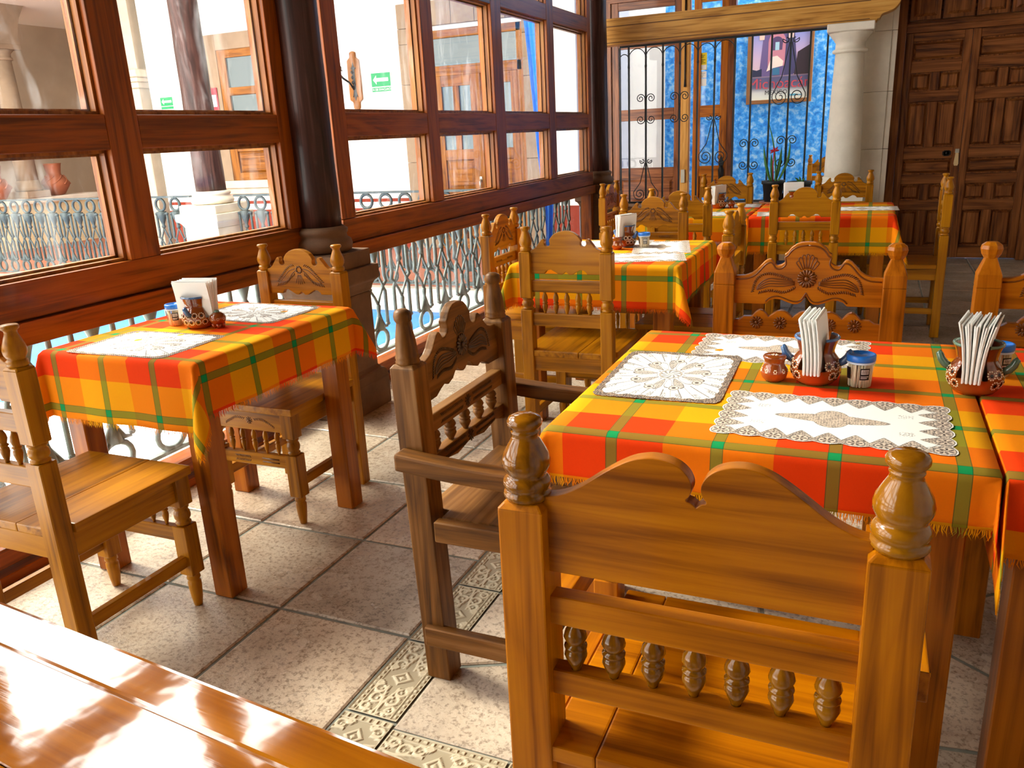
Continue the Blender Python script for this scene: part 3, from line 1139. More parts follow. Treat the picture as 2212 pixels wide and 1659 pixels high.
# ================================================================== COURTYARD
ledge = MB().box(-2.95, -2.62, -3.0, 8.7, -0.4, 0.02).obj('trim_2', CREAM)
tag(ledge, 'cream stone ledge under the near iron railing', 'ledge', kind='structure')
BRICK = plain('terracotta_floor', '#ac6c54', 0.7, var=0.18, vscale=5, bmp=0.2)
YW = 9.1
o = MB().box(-13.5, -2.95, 6.05, YW + 2.5, -0.4, 0.0).obj('floor_gallery', BRICK)
tag(o, 'red brick floor of the gallery across the courtyard', 'floor', kind='structure')
o = MB().box(-13.5, -2.95, 5.84, 6.05, -0.42, 0.0).box(-13.5, -2.95, 6.05, 6.42, -0.01, 0.03).obj('trim_3', CREAM)
tag(o, 'cream stone kerb along the courtyard well', 'kerb', kind='structure')
o = MB().box(-10.2, -9.9, -3.0, 5.84, -0.42, 0.0).obj('trim_4', CREAM)
tag(o, 'cream stone kerb on the left side of the courtyard well', 'kerb', kind='structure')
o = MB().box(-13.5, -10.2, -3.0, 6.05, -0.4, 0.0).obj('floor_side_gallery', BRICK)
tag(o, 'red brick floor of the left gallery', 'floor', kind='structure')
o = MB().box(-10.0, -2.9, -3.0, 5.9, -3.6, -3.4).obj('floor_courtyard', plain('court_paving', '#cfc4b0', 0.8, var=0.1))
tag(o, 'pale paving at the bottom of the courtyard', 'floor', kind='structure')
# blue awning stretched in the well
nx, ny = 30, 22
vs, fs = [], []
for j in range(ny + 1):
    for i in range(nx + 1):
        u, v_ = i / nx, j / ny
        x = -9.8 + 6.82 * u
        y = 3.0 + 2.82 * v_
        z = -0.07 - 0.10 * math.sin(PI * u) * math.sin(PI * v_) + 0.004 * math.sin(11 * u + 5 * v_)
        vs.append((x, y, z))
for j in range(ny):
    for i in range(nx):
        a = j * (nx + 1) + i
        fs.append((a, a + 1, a + nx + 2, a + nx + 1))
mb = MB().add(vs, fs, True)
o = mb.obj('awning_cloth', plain('awning_blue', '#1a6cc0', 0.7))
md = o.modifiers.new('thick', 'SOLIDIFY')
md.thickness = 0.006
tag(o, 'bright blue awning cloth stretched across the courtyard well', 'awning')

# cast-iron railings
RAIL = plain('cast_iron_grey', '#3e4848', 0.6, 0.1, 0, 0.3, 40)


def baluster_mesh(w, zb, zt, th=1.0):
    """w = half spacing of the side bars"""
    H = zt - zb
    def Z(t):
        return zb + H * t
    mb = MB()
    r = 0.0098 * th
    for s in (-1, 1):
        mb.tube([(s * w, 0, Z(0.80)), (s * w, 0, Z(0.60)), (s * w * 1.0, 0, Z(0.55)), (s * w * 1.15, 0, Z(0.50)), (s * w * 0.7, 0, Z(0.47)), (s * w * 0.95, 0, Z(0.43)), (s * w * 0.95, 0, Z(0.18))], r, 6)
        mb.ball((s * w, 0, Z(0.80)), 0.018, 0.018, 0.016, 7, 5)
        mb.ball((s * w * 0.95, 0, Z(0.18)), 0.016, 0.016, 0.014, 7, 5)
        mb.tube([(0, 0, Z(0.62)), (s * w * 0.35, 0, Z(0.55)), (s * w * 0.8, 0, Z(0.47)), (s * w * 0.3, 0, Z(0.40)), (0, 0, Z(0.34))], 0.009, 5)
        mb.tube([(s * 0.006, 0, Z(0.72)), (s * w * 0.55, 0, Z(0.80)), (s * w * 0.9, 0, Z(0.815))], [0.012, 0.014, 0.006], 5)
        mb.tube([(s * 0.006, 0, Z(0.25)), (s * w * 0.5, 0, Z(0.17)), (s * w * 0.9, 0, Z(0.16))], [0.012, 0.013, 0.006], 5)
    mb.tube([(0, 0, Z(0.83)), (0, 0, Z(0.76)), (0, 0, Z(0.70)), (0, 0, Z(0.66)), (0, 0, Z(0.64)), (0, 0, Z(0.62))], [0.036 * th, 0.032 * th, 0.018 * th, 0.01 * th, 0.017 * th, 0.012 * th], 8)
    mb.tube([(0, 0, Z(0.35)), (0, 0, Z(0.33)), (0, 0, Z(0.28)), (0, 0, Z(0.22)), (0, 0, Z(0.16))], [0.01, 0.016, 0.011, 0.024, 0.034], 8)
    for zc_, rr in ((Z(0.915), w * 0.86), (Z(0.08), w * 0.8)):
        ring = [(rr * math.cos(2 * PI * k / 16), 0, zc_ + H * 0.078 * math.sin(2 * PI * k / 16)) for k in range(16)]
        mb.tube(ring, 0.011 * th, 6, closed=True)
    return mb.mesh('baluster')


RAIL2 = plain('pale_iron_grey', '#626c68', 0.6, 0.1, 0, 0.25, 40)


def railing(label, p0, p1, zb, zt, pitch, w, name='iron_railing', RAIL=RAIL, th=1.3):
    p0, p1 = Vector(p0), Vector(p1)
    L = (p1 - p0).length
    ang = math.atan2(p1.y - p0.y, p1.x - p0.x)
    r = thing(name, label, 'railing', (p0.x, p0.y, 0), ang)
    MB().box(0, L, -0.022, 0.022, zt, zt + 0.018).obj('top_rail', RAIL, r)
    MB().box(0, L, -0.014, 0.014, zb - 0.016, zb).obj('bottom_rail', RAIL, r)
    me = baluster_mesh(w, zb, zt, th)
    n = int(L / pitch)
    for k in range(n):
        mkobj('baluster', me, RAIL, r, (pitch * (k + 0.5), 0, 0))
    return r


railing('grey cast-iron railing just outside the dining room windows', (-2.78, 0.30, 0), (-2.78, 7.9, 0), 0.06, 0.90, 0.29, 0.097, RAIL=RAIL2, th=1.2)
railing('cast-iron railing across the courtyard right of the weathered corner post', (-5.67, 6.3, 0), (-2.97, 6.3, 0), 0.09, 0.88, 0.2, 0.07)
railing('cast-iron railing across the courtyard left of the weathered corner post', (-9.95, 6.3, 0), (-6.23, 6.3, 0), 0.09, 0.88, 0.2, 0.07)
PALE = plain('weathered_stone', '#cfc4ae', 0.8, var=0.12, vscale=5, bmp=0.3)
cp = dark_post('weathered dark wooden post on cream pedestal across the courtyard', -5.95, 6.3, PALE, 3.5, 1.05)

# back wall across the courtyard
back = MB().box(-9.43, -3.12, YW, YW + 0.25, 0.62, 3.49).obj('wall_back', WHITE)
tag(back, 'white plaster gallery wall across the courtyard', 'wall', kind='structure')
MB().box(-9.43, -3.12, YW - 0.004, YW + 0.25, 0.0, 0.5).obj('red_dado', plain('dado_red', '#8e2c10', 0.75, var=0.15), back)
MB().box(-9.43, -3.12, YW - 0.002, YW + 0.25, 0.5, 0.58).obj('white_band', WHITE, back)
MB().box(-9.43, -3.12, YW - 0.006, YW + 0.25, 0.58, 0.62).obj('red_line', plain('dado_red', '#8e2c10'), back)
rf = MB().box(-13.9, -2.95, 6.0, 13.0, 3.5, 3.62).obj('ceiling_gallery', plain('gallery_ceiling', '#efe8da', 0.9))
tag(rf, 'pale ceiling of the gallery across the courtyard', 'ceiling', kind='structure')
o = MB().box(-3.12, -2.98, YW, 10.9, 0, 3.5).obj('wall_return', plain('dim_blue_tint', '#8d93a8', 0.85, var=0.1))  # dimness and blue reflection put into the plaster colour
tag(o, 'return wall at the end of the gallery, shade and blue reflection in its colour', 'wall', kind='structure')

# gallery door with stone surround
OX, OZ = wood('outdoor', 'x'), wood('outdoor', 'z')


def P9(x, y):
    q = aty(x, y, YW)
    return q.x, q.z


dxl, dzt = P9(925, 75)
dxr, _ = P9(1128, 75)
sxl, szt = P9(860, 20)
sxr, _ = P9(1180, 20)
dzt = 2.52
szt = 2.84
ss = thing('trim_5', 'pink stone door surround in the white gallery wall', 'door surround', (0, YW, 0))
zc = [0.0, 0.55, 1.05, 1.5, 1.95, 2.4, szt]
for i in range(len(zc) - 1):
    a, b = zc[i] + .002, zc[i + 1] - .002
    MB().box(sxl, dxl - 0.02, -0.07, -0.001, a, min(b, dzt + 0.05) if i == len(zc) - 2 else b).obj('stone_block', PINKST, ss, 0.004)
    MB().box(dxr + 0.02, sxr - 0.06, -0.07, -0.001, a, min(b, dzt + 0.05) if i == len(zc) - 2 else b).obj('stone_block', PINKST, ss, 0.004)
xx = [sxl, sxl + .35, sxl + .72, sxl + 1.02, sxl + 1.4, sxr - 0.06]
for i in range(5):
    MB().box(xx[i] + .002, xx[i + 1] - .002, -0.07, -0.001, dzt + 0.055, szt).obj('stone_block', PINKST, ss, 0.004)
tag(ss, kind='structure')
gdo = thing('door_3', 'honey wood double door with frosted panes and transom across the courtyard', 'door', (0, YW - 0.022, 0))
tag(gdo, kind='structure')
FROST = plain('frosted_glass', '#66757a', 0.25)
xm = (dxl + dxr) / 2 + 0.06
_m = MB().box(dxl, dxr, -0.03, 0.02, 2.02, 2.13).box(dxl, dxr, -0.03, 0.02, 2.43, dzt)
objs(_m, 'transom_rail', OX, gdo, 0.004)
objs(MB().box(dxl - 0.02, dxl + 0.06, -0.03, 0.02, 0, dzt).box(dxr - 0.06, dxr + 0.02, -0.03, 0.02, 0, dzt), 'jamb', OZ, gdo, 0.004)
MB().box(dxl + 0.06, dxr - 0.06, -0.005, 0.005, 2.13, 2.43).obj('transom_pane', FROST, gdo)
for a, b in ((dxl + 0.06, xm - 0.04), (xm + 0.02, dxr - 0.06)):
    lf = MB().box(a, a + 0.09, -0.03, 0.02, 0, 2.02).obj('door_leaf', OZ, gdo, 0.003)
    MB().box(b - 0.09, b, -0.03, 0.02, 0, 2.02).obj('leaf_stile', OZ, lf, 0.003)
    _m = MB().box(a + .09, b - .09, -0.028, 0.02, 0, .12).box(a + .09, b - .09, -0.028, 0.02, .60, .72).box(a + .09, b - .09, -0.028, 0.02, 1.06, 1.18).box(a + .09, b - .09, -0.028, 0.02, 1.90, 2.02)
    objs(_m, 'leaf_rail', OX, lf, 0.003)
    mm = (a + b) / 2
    objs(MB().box(mm - 0.04, mm + 0.04, -0.028, 0.02, 1.18, 1.90).box(mm - 0.03, mm + 0.03, -0.028, 0.02, .12, .60), 'leaf_muntin', OZ, lf, 0.003)
    for u, v_ in ((a + .09, mm - .04), (mm + .04, b - .09)):
        MB().box(u, v_, -0.004, 0.004, 1.18, 1.90).obj('pane', FROST, lf)
        MB().frustum(u, v_, .12, .60, 0.0, -0.022, 0.035).obj('raised_panel', OZ, lf)
    MB().frustum(a + .09, b - .09, .72, 1.06, 0.0, -0.022, 0.04).obj('raised_panel', OX, lf)
MB().box(xm - 0.04, xm + 0.02, -0.05, 0.02, 0, 2.02).obj('meeting_stile', OZ, gdo, 0.004)
MB().box(xm - 0.17, xm - 0.09, -0.04, -0.03, 0.66, 0.70).ball((xm - .13, -0.045, .68), 0.02).obj('lock_plate', BLACK, gdo)
MB().box(xm - 0.055, xm - 0.025, -0.06, -0.05, 0.80, 0.86).tube([(xm - .04, -0.055, .83), (xm - .04, -0.09, .80), (xm - .035, -0.09, .70)], 0.012, 6).obj('door_handle', plain('steel', '#b8b4aa', 0.35, 0.9), gdo)

# window with stone surround left of it
wxl, wzt = P9(478, 118)
wxr = wxl + 1.25
sw = thing('window_3', 'wooden casement in a cream stone surround behind the weathered post', 'window', (0, YW - 0.02, 0))
tag(sw, kind='structure')
so_l, so_t = P9(442, 78)
objs(MB().box(so_l, wxl - 0.05, -0.03, 0.04, 0.9, so_t).box(wxr + 0.05, wxr + .32, -0.03, 0.04, 0.9, so_t), 'stone_jamb', PINKST, sw, 0.004)
MB().box(wxl - 0.05, wxr + 0.05, -0.03, 0.04, wzt + 0.05, so_t).obj('stone_lintel', PINKST, sw, 0.004)
MB().box(so_l - .05, wxr + .37, -0.09, 0.04, 0.80, 0.90).box(so_l - .02, wxr + .34, -0.06, 0.04, 0.72, 0.80).obj('stone_sill', PALE, sw, 0.006)
objs(MB().box(wxl - .05, wxl + .08, -0.02, 0.03, .9, wzt + .05).box(wxr - .08, wxr + .05, -0.02, 0.03, .9, wzt + .05), 'casement_stile', OZ, sw, 0.003)
_m = MB().box(wxl + .08, wxr - .08, -0.02, 0.03, wzt - .05, wzt + .05).box(wxl + .08, wxr - .08, -0.02, 0.03, 2.0, 2.1).box(wxl + .08, wxr - .08, -0.02, 0.03, .9, 1.0).box(wxl + .08, wxr - .08, -0.02, 0.03, 1.28, 1.36)
objs(_m, 'casement_rail', OX, sw, 0.003)
DKG = plain('dark_glass', '#4c5a5c', 0.08)
mm = (wxl + wxr) / 2
MB().box(wxl + .08, wxr - .08, 0.005, 0.012, 2.1, wzt - .05).obj('pane', DKG, sw)
for u, v_ in ((wxl + .08, mm - .03), (mm + .03, wxr - .08)):
    MB().box(u, v_, 0.005, 0.012, 1.36, 2.0).obj('pane', DKG, sw)
    MB().frustum(u, v_, 1.0, 1.28, 0.01, -0.014, 0.03).obj('raised_panel', OX, sw)
MB().box(mm - .03, mm + .03, -0.02, 0.03, 1.0, 2.0).obj('mullion', OZ, sw, 0.003)

# wall lamp
lx, lz = P9(768, 175)
wl = thing('wall_lamp', 'iron wall lamp with glass chimney on a shaped wooden board', 'lamp', (lx, YW - 0.002, lz))
hl = [(0.045, 0.33), (0.05, 0.27), (0.095, 0.24), (0.10, 0.0), (0.10, -0.22), (0.055, -0.25), (0.05, -0.32), (0.025, -0.34)]
MB().prism([(-x * .9, z) for x, z in hl[::-1]][::1] + [(0.0, 0.345)] + [(x * .9, z) for x, z in hl], -0.025, 0).obj('back_board', wood('outdoor', 'z'), wl, 0.004)
mb = MB()
mb.prism([(-0.02, -0.17), (0, -0.23), (0.02, -0.17), (0.035, -0.19), (0.018, -0.13), (0.016, 0.13), (0.04, 0.15), (0.015, 0.16), (0, 0.21), (-0.015, 0.16), (-0.04, 0.15), (-0.016, 0.13), (-0.018, -0.13), (-0.035, -0.19)], -0.034, -0.025)
mb.tube([(-0.01, -0.03, -0.1), (-0.03, -0.09, -0.02), (-0.075, -0.15, 0.03), (-0.11, -0.17, 0.08), (-0.12, -0.17, 0.12)], 0.012, 6)
mb.tube([(p[0] - 0.13, -0.17, p[2] + 0.045) for p in spiral(0, 0, 0.045, 0.015, PI / 2, 1.2, 20)], 0.008, 5)
for k in range(4):
    mb.ball((-0.012, -0.04, -0.08 + 0.06 * k), 0.02, 0.015, 0.02)
mb.obj('iron_bracket', BLACK, wl)
MB().lathe([(0.05, 0.115), (0.055, 0.12), (0.04, 0.125), (0.042, 0.165), (0.035, 0.17)], 16, (-0.12, -0.17)).obj('burner', BLACK, wl)
MB().lathe([(0.036, 0.17), (0.062, 0.215), (0.064, 0.245), (0.045, 0.29), (0.03, 0.325), (0.03, 0.35), (0.034, 0.355)], 18, (-0.12, -0.17), caps=False).obj('glass_chimney', glass_mat('lamp_glass', 0.35), wl)

# signs
GREEN = plain('sign_green', '#0f9a5c', 0.5)
SWHITE = plain('sign_white', '#f4f6f2', 0.5)


def arrow_sign(name, label, x, z, w, h, text=None):
    s = thing(name, label, 'sign', (x, YW - 0.003, z))
    MB().box(-w / 2, w / 2, -0.006, 0, -h / 2, h / 2).obj('plate', SWHITE, s)
    MB().box(-w * .47, w * .47, -0.0075, -0.006, -h * .2, h * .47).obj('green_field', GREEN, s)
    MB().prism([(-w * .38, h * .135), (-w * .22, h * .36), (-w * .22, h * .22), (w * .36, h * .22), (w * .36, h * .05), (-w * .22, h * .05), (-w * .22, -h * .09)], -0.009, -0.0075).obj('arrow', SWHITE, s)
    MB().box(-w * .47, w * .47, -0.0075, -0.006, -h * .45, -h * .25).obj('green_strip', GREEN, s)
    if text:
        mkobj('lettering', text_mesh(text, h * .15, 0.0004), SWHITE, s, (0, -0.0082, -h * .35), (PI / 2, 0, 0))
    return s


ax_, az_ = P9(824, 178)
arrow_sign('exit_sign', 'green evacuation route sign with white arrow beside the wall lamp', ax_, az_, 0.29, 0.235, 'RUTA DE EVACUACION')
ax_, az_ = P9(364, 238)
az_ += 0.09
arrow_sign('exit_sign', 'small green arrow sign on white wall left of the weathered post', ax_, az_, 0.24, 0.17)
ax_, az_ = P9(471, 214)
rs = thing('red_sign', 'small red and white sign between weathered post and casement', 'sign', (ax_ - 0.03, YW - 0.06, az_))
MB().box(-0.085, 0.085, -0.005, 0, -0.14, 0.14).obj('plate', plain('sign_red', '#c3263a', 0.5), rs)
MB().box(-0.05, 0.06, -0.0065, -0.005, -0.10, 0.05).obj('white_field', SWHITE, rs)

# hanging blue cloth
YC = 6.9
Lp = [(1121, -60), (1123, 0), (1138, 130), (1150, 245), (1157, 320), (1166, 395), (1176, 455), (1178, 560)]
Rp = [(1176, -60), (1178, 0), (1184, 130), (1191, 245), (1194, 320), (1201, 390), (1198, 455), (1194, 560)]
vs, fs = [], []
nn = 12
for (a, b) in zip(Lp, Rp):
    A, B = aty(*a, YC), aty(*b, YC)
    for k in range(nn + 1):
        t_ = k / nn
        q = A.lerp(B, t_)
        vs.append((q.x, q.y + 0.03 * math.sin(t_ * PI * 3.0) + 0.03 * math.cos(t_ * PI), q.z))
for i in range(len(Lp) - 1):
    for k in range(nn):
        a = i * (nn + 1) + k
        fs.append((a, a + 1, a + nn + 2, a + nn + 1))
o = MB().add(vs, fs, True).obj('hanging_cloth', plain('cloth_blue', '#056ad0', 0.6))
o.modifiers.new('thick', 'SOLIDIFY').thickness = 0.004
tag(o, 'long blue cloth hanging in folds in front of the gallery door', 'cloth')

# left arcade
AX = -12.0
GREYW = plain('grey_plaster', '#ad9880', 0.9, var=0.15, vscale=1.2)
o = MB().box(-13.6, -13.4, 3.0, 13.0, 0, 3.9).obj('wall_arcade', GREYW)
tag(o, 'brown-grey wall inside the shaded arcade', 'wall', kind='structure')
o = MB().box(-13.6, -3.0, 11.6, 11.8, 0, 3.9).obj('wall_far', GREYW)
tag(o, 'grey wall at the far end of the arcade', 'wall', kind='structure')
lo = MB().box(AX - 0.12, AX + 0.12, 4.0, 9.95, 0, 0.66).obj('wall_parapet', plain('cream_paint', '#dcc9a0', 0.85, var=0.12))
tag(lo, 'cream parapet wall under the clay jars', 'wall', kind='structure')
cap = MB().box(AX - 0.18, AX + 0.18, 4.0, 9.98, 0.66, 0.75).obj('parapet_cap', CREAM, lo, 0.02, 2)
ac = thing('arcade_column', 'slender pink-grey stone column between two clay jars', 'column', (AX, 8.86, 0.75))
MB().box(-0.2, 0.2, -0.2, 0.2, 0, 0.1).obj('plinth', PINKST, ac, 0.006)
MB().lathe([(0.18, 0.1), (0.2, 0.12), (0.2, 0.16), (0.165, 0.2), (0.17, 0.23), (0.15, 0.26)], 24).obj('base_moulding', PINKST, ac)
MB().lathe([(0.15, 0.26), (0.148, 0.9), (0.13, 1.98)], 24).obj('shaft', PINKST, ac)
MB().lathe([(0.13, 1.98), (0.155, 1.99), (0.155, 2.02), (0.135, 2.03), (0.14, 2.08), (0.19, 2.13)], 24).obj('capital', PINKST, ac)
MB().box(-0.21, 0.21, -0.21, 0.21, 2.13, 2.2).obj('abacus', PINKST, ac, 0.006)
ar = MB()
for (ya, yb) in ((6.76, 8.86), (8.86, 10.96)):
    mid, rr = (ya + yb) / 2, (yb - ya) / 2 - 0.19
    n = 14
    poly = [(ya, 2.95), (mid - rr, 2.95)] + [(mid - rr * math.cos(PI * k / n), 2.95 + rr * math.sin(PI * k / n)) for k in range(1, n)] + [(mid + rr, 2.95), (yb, 2.95), (yb, 4.3), (ya, 4.3)]
    ar.prism(poly, AX - 0.2, AX + 0.2, 'yz')
o = ar.obj('wall_arches', PINKST)
tag(o, 'pink stone arches springing from the arcade column', 'arch', kind='structure')
pp = thing('arcade_pier', 'cream stone pier with moulded impost at the arcade corner', 'pier', (-9.73, YW + 0.1, 0))
MB().box(-0.16, 0.16, -0.16, 0.16, 0, 2.2).obj('shaft', PALE, pp, 0.01)
MB().box(-0.2, 0.2, -0.2, 0.2, 2.2, 2.28).box(-0.24, 0.24, -0.24, 0.24, 2.28, 2.34).box(-0.28, 0.28, -0.28, 0.28, 2.34, 2.44).obj('impost', PALE, pp, 0.01)
MB().prism([(0.2, 2.44), (-0.2, 2.44)] + [tuple(p) for p in spline([(-0.24, 2.7), (-0.36, 3.0), (-0.55, 3.3), (-0.8, 3.48)], 4)] + [(0.2, 3.48)], -0.16, 0.16).obj('springer', PALE, pp)
CLAY = plain('clay', '#a05a3a', 0.75, var=0.18, vscale=5)


def clay_jar(label, y):
    j = thing('clay_jar', label, 'jar', (AX, y, 0.75), group='clay jars on the parapet')
    MB().lathe([(0.08, 0.0), (0.11, 0.01), (0.19, 0.13), (0.205, 0.17), (0.19, 0.22), (0.135, 0.29), (0.105, 0.32), (0.105, 0.36), (0.12, 0.45), (0.135, 0.49), (0.12, 0.49), (0.1, 0.44)], 28).obj('body', CLAY, j)
    rb = MB()
    for k in range(7):
        a0 = 2 * PI * k / 7
        pts = []
        for q in range(9):
            t_ = q / 8
            z = 0.17 + 0.13 * t_
            r_ = 0.207 - 0.075 * t_ ** 1.2
            a = a0 + 1.1 * t_
            pts.append((r_ * math.cos(a), r_ * math.sin(a), z))
        rb.tube(pts, 0.012, 6)
    rb.obj('spiral_rib', CLAY, j)
    return j


clay_jar('bulging clay jar with spiral ribs right of the arcade column', 9.33)
clay_jar('bulging clay jar with spiral ribs left of the arcade column', 8.32)

# ================================================================== CHAIRS
def stroke(mb, pts, w, y, depth=0.5):
    """carved line on a panel whose face is at y (facing +y)"""
    mb.tube([(p[0], y, p[1]) for p in pts], w, 5, flat=(1, depth))


def rope(mb, pts, y, s, ang, w=0.0016):
    """row of small slanted gouges along a curve"""
    P = spline(pts, 6)
    L = [0]
    for i in range(1, len(P)):
        L.append(L[-1] + (P[i] - P[i - 1]).length)
    n = max(3, int(L[-1] / s))
    for k in range(n):
        d = L[-1] * (k + 0.5) / n
        i = 1
        while i < len(L) - 1 and L[i] < d:
            i += 1
        t = (d - L[i - 1]) / max(L[i] - L[i - 1], 1e-9)
        c = P[i - 1].lerp(P[i], t)
        tg = (P[i] - P[i - 1]).normalized()
        a = math.atan2(tg.y, tg.x) + ang
        l = s * 0.85
        q0 = (c.x - l * math.cos(a), c.y - l * math.sin(a))
        q1 = (c.x + l * math.cos(a), c.y + l * math.sin(a))
        m = ((q0[0] + q1[0]) / 2 - tg.x * s * .3, (q0[1] + q1[1]) / 2 - tg.y * s * .3)
        mb.tube([(q0[0], y, q0[1]), (m[0], y, m[1]), (q1[0], y, q1[1])], [w * .5, w * 1.2, w * .5], 4, flat=(1, 0.7))


def flower(mb, cx, cz, r, y, n=14):
    for k in range(n):
        a = 2 * PI * k / n
        pts = []
        for t, rr in ((0.28, .10), (0.55, .17), (0.85, .2), (1.0, .10)):
            pts.append(((cx + r * t * math.cos(a), y, cz + r * t * math.sin(a)), rr * r))
        mb.tube([p[0] for p in pts], [p[1] * 0.85 for p in pts], 5, flat=(1, 0.6))
    mb.ball((cx, y + r * .06, cz), r * .25, r * .2, r * .25, 10, 5)


def spray_carving(kind, y, cz=0.862):
    """leaf spray of the small chairs"""
    mb = MB()
    for s in (-1, 1):
        def q(x, z):
            return (s * x, cz + z)
        rope(mb, [q(.024, .022), q(.05, .012), q(.075, -.012), q(.108, -.045)], y, 0.0078, s * 0.9, 0.0021)
        rope(mb, [q(.022, -.012), q(.045, -.028), q(.07, -.048), q(.112, -.056)], y, 0.0078, s * -0.9, 0.0021)
        stroke(mb, [tuple(p) for p in spline([q(.018, .008), q(.045, .0), q(.07, -.02), q(.098, -.046)], 4)], 0.0017, y)
        stroke(mb, [tuple(p) for p in spline([q(.014, .002), q(.035, -.012), q(.058, -.038), q(.1, -.049)], 4)], 0.0017, y)
    for k in range(5):
        a = -PI / 2 + (k - 2) * 0.2
        stroke(mb, [(0.016 * math.cos(a), cz + 0.016 * math.sin(a)), (0.052 * math.cos(a), cz + 0.052 * math.sin(a))], 0.0013, y)
    for k in range(9):
        a = 2 * PI * k / 9 + .3
        mb.ball((0.012 * math.cos(a), y, cz + 0.004 + 0.012 * math.sin(a)), 0.0045, 0.003, 0.0045, 6, 4)
    return mb


def fan_carving(y, cz, s=1.0):
    """fan, daisy and two wings of the wide chairs"""
    mb = MB()
    flower(mb, 0, cz, 0.031 * s, y + 0.001, 16)
    for k in range(7):
        a = PI / 2 + (k - 3) * 0.17
        d = Vector((math.cos(a), math.sin(a)))
        n = Vector((-d.y, d.x))
        c0 = Vector((0, cz)) + d * 0.034 * s
        L = (0.048 - 0.0018 * (k - 3) ** 2) * s
        w0, w1 = 0.002 * s, 0.0058 * s
        loop = [c0 - n * w0, c0 + d * L * .8 - n * w1, c0 + d * L + n * 0, c0 + d * L * .8 + n * w1, c0 + n * w0]
        stroke(mb, [tuple(p) for p in spline([tuple(p) for p in loop], 4)], 0.0016, y)
    for sg in (-1, 1):
        def q(x, z):
            return (sg * x * s * 1.16, cz + z * s * 1.12)
        rope(mb, [q(.040, -.006), q(.075, .008), q(.11, .013), q(.138, -.004), q(.150, -.046)], y, 0.0068 * s, sg * 1.0, 0.0021)
        rope(mb, [q(.030, -.026), q(.06, -.042), q(.10, -.038), q(.134, -.046)], y, 0.0068 * s, sg * -1.0, 0.0021)
        for j in range(4):
            o = j * 0.0062
            stroke(mb, [tuple(p) for p in spline([q(.032, -.010 - o * .45), q(.07, -.004 - o * 1.1), q(.105, -.002 - o * 1.25), q(.130, -.018 - o * .9), q(.138, -.036)], 4)], 0.0019, y)
    return mb


FIN_A = [(0.018, 0.862), (0.0215, 0.866), (0.0215, 0.877), (0.019, 0.879), (0.0175, 0.881), (0.0225, 0.892), (0.0238, 0.901), (0.0222, 0.912), (0.0165, 0.930), (0.0125, 0.941), (0.013, 0.947), (0.018, 0.952), (0.0188, 0.957), (0.0165, 0.961), (0.0, 0.9625)]
TURN = [(0.018, 0), (0.0222, 0.1), (0.0225, 0.16), (0.0185, 0.22), (0.0185, 0.26), (0.0228, 0.36), (0.0238, 0.5), (0.0222, 0.64), (0.019, 0.72), (0.019, 0.78), (0.0225, 0.86), (0.018, 1.0)]


def turned(mb, cx, cy, z0, z1, k=1.0, n=16):
    mb.lathe([(r * k, z0 + (z1 - z0) * t) for r, t in TURN], n, (cx, cy))


SPIN = [(0.005, 0), (0.0055, 0.06), (0.0088, 0.18), (0.0118, 0.32), (0.0108, 0.42), (0.008, 0.46), (0.0118, 0.49), (0.0118, 0.52), (0.0082, 0.55), (0.0098, 0.60), (0.0122, 0.70), (0.0105, 0.82), (0.006, 0.93), (0.0055, 1.0)]


def spindle_mesh(L, k=1.0, n=12):
    return MB().lathe([(r * k, L * t) for r, t in SPIN], n).mesh('spindle')


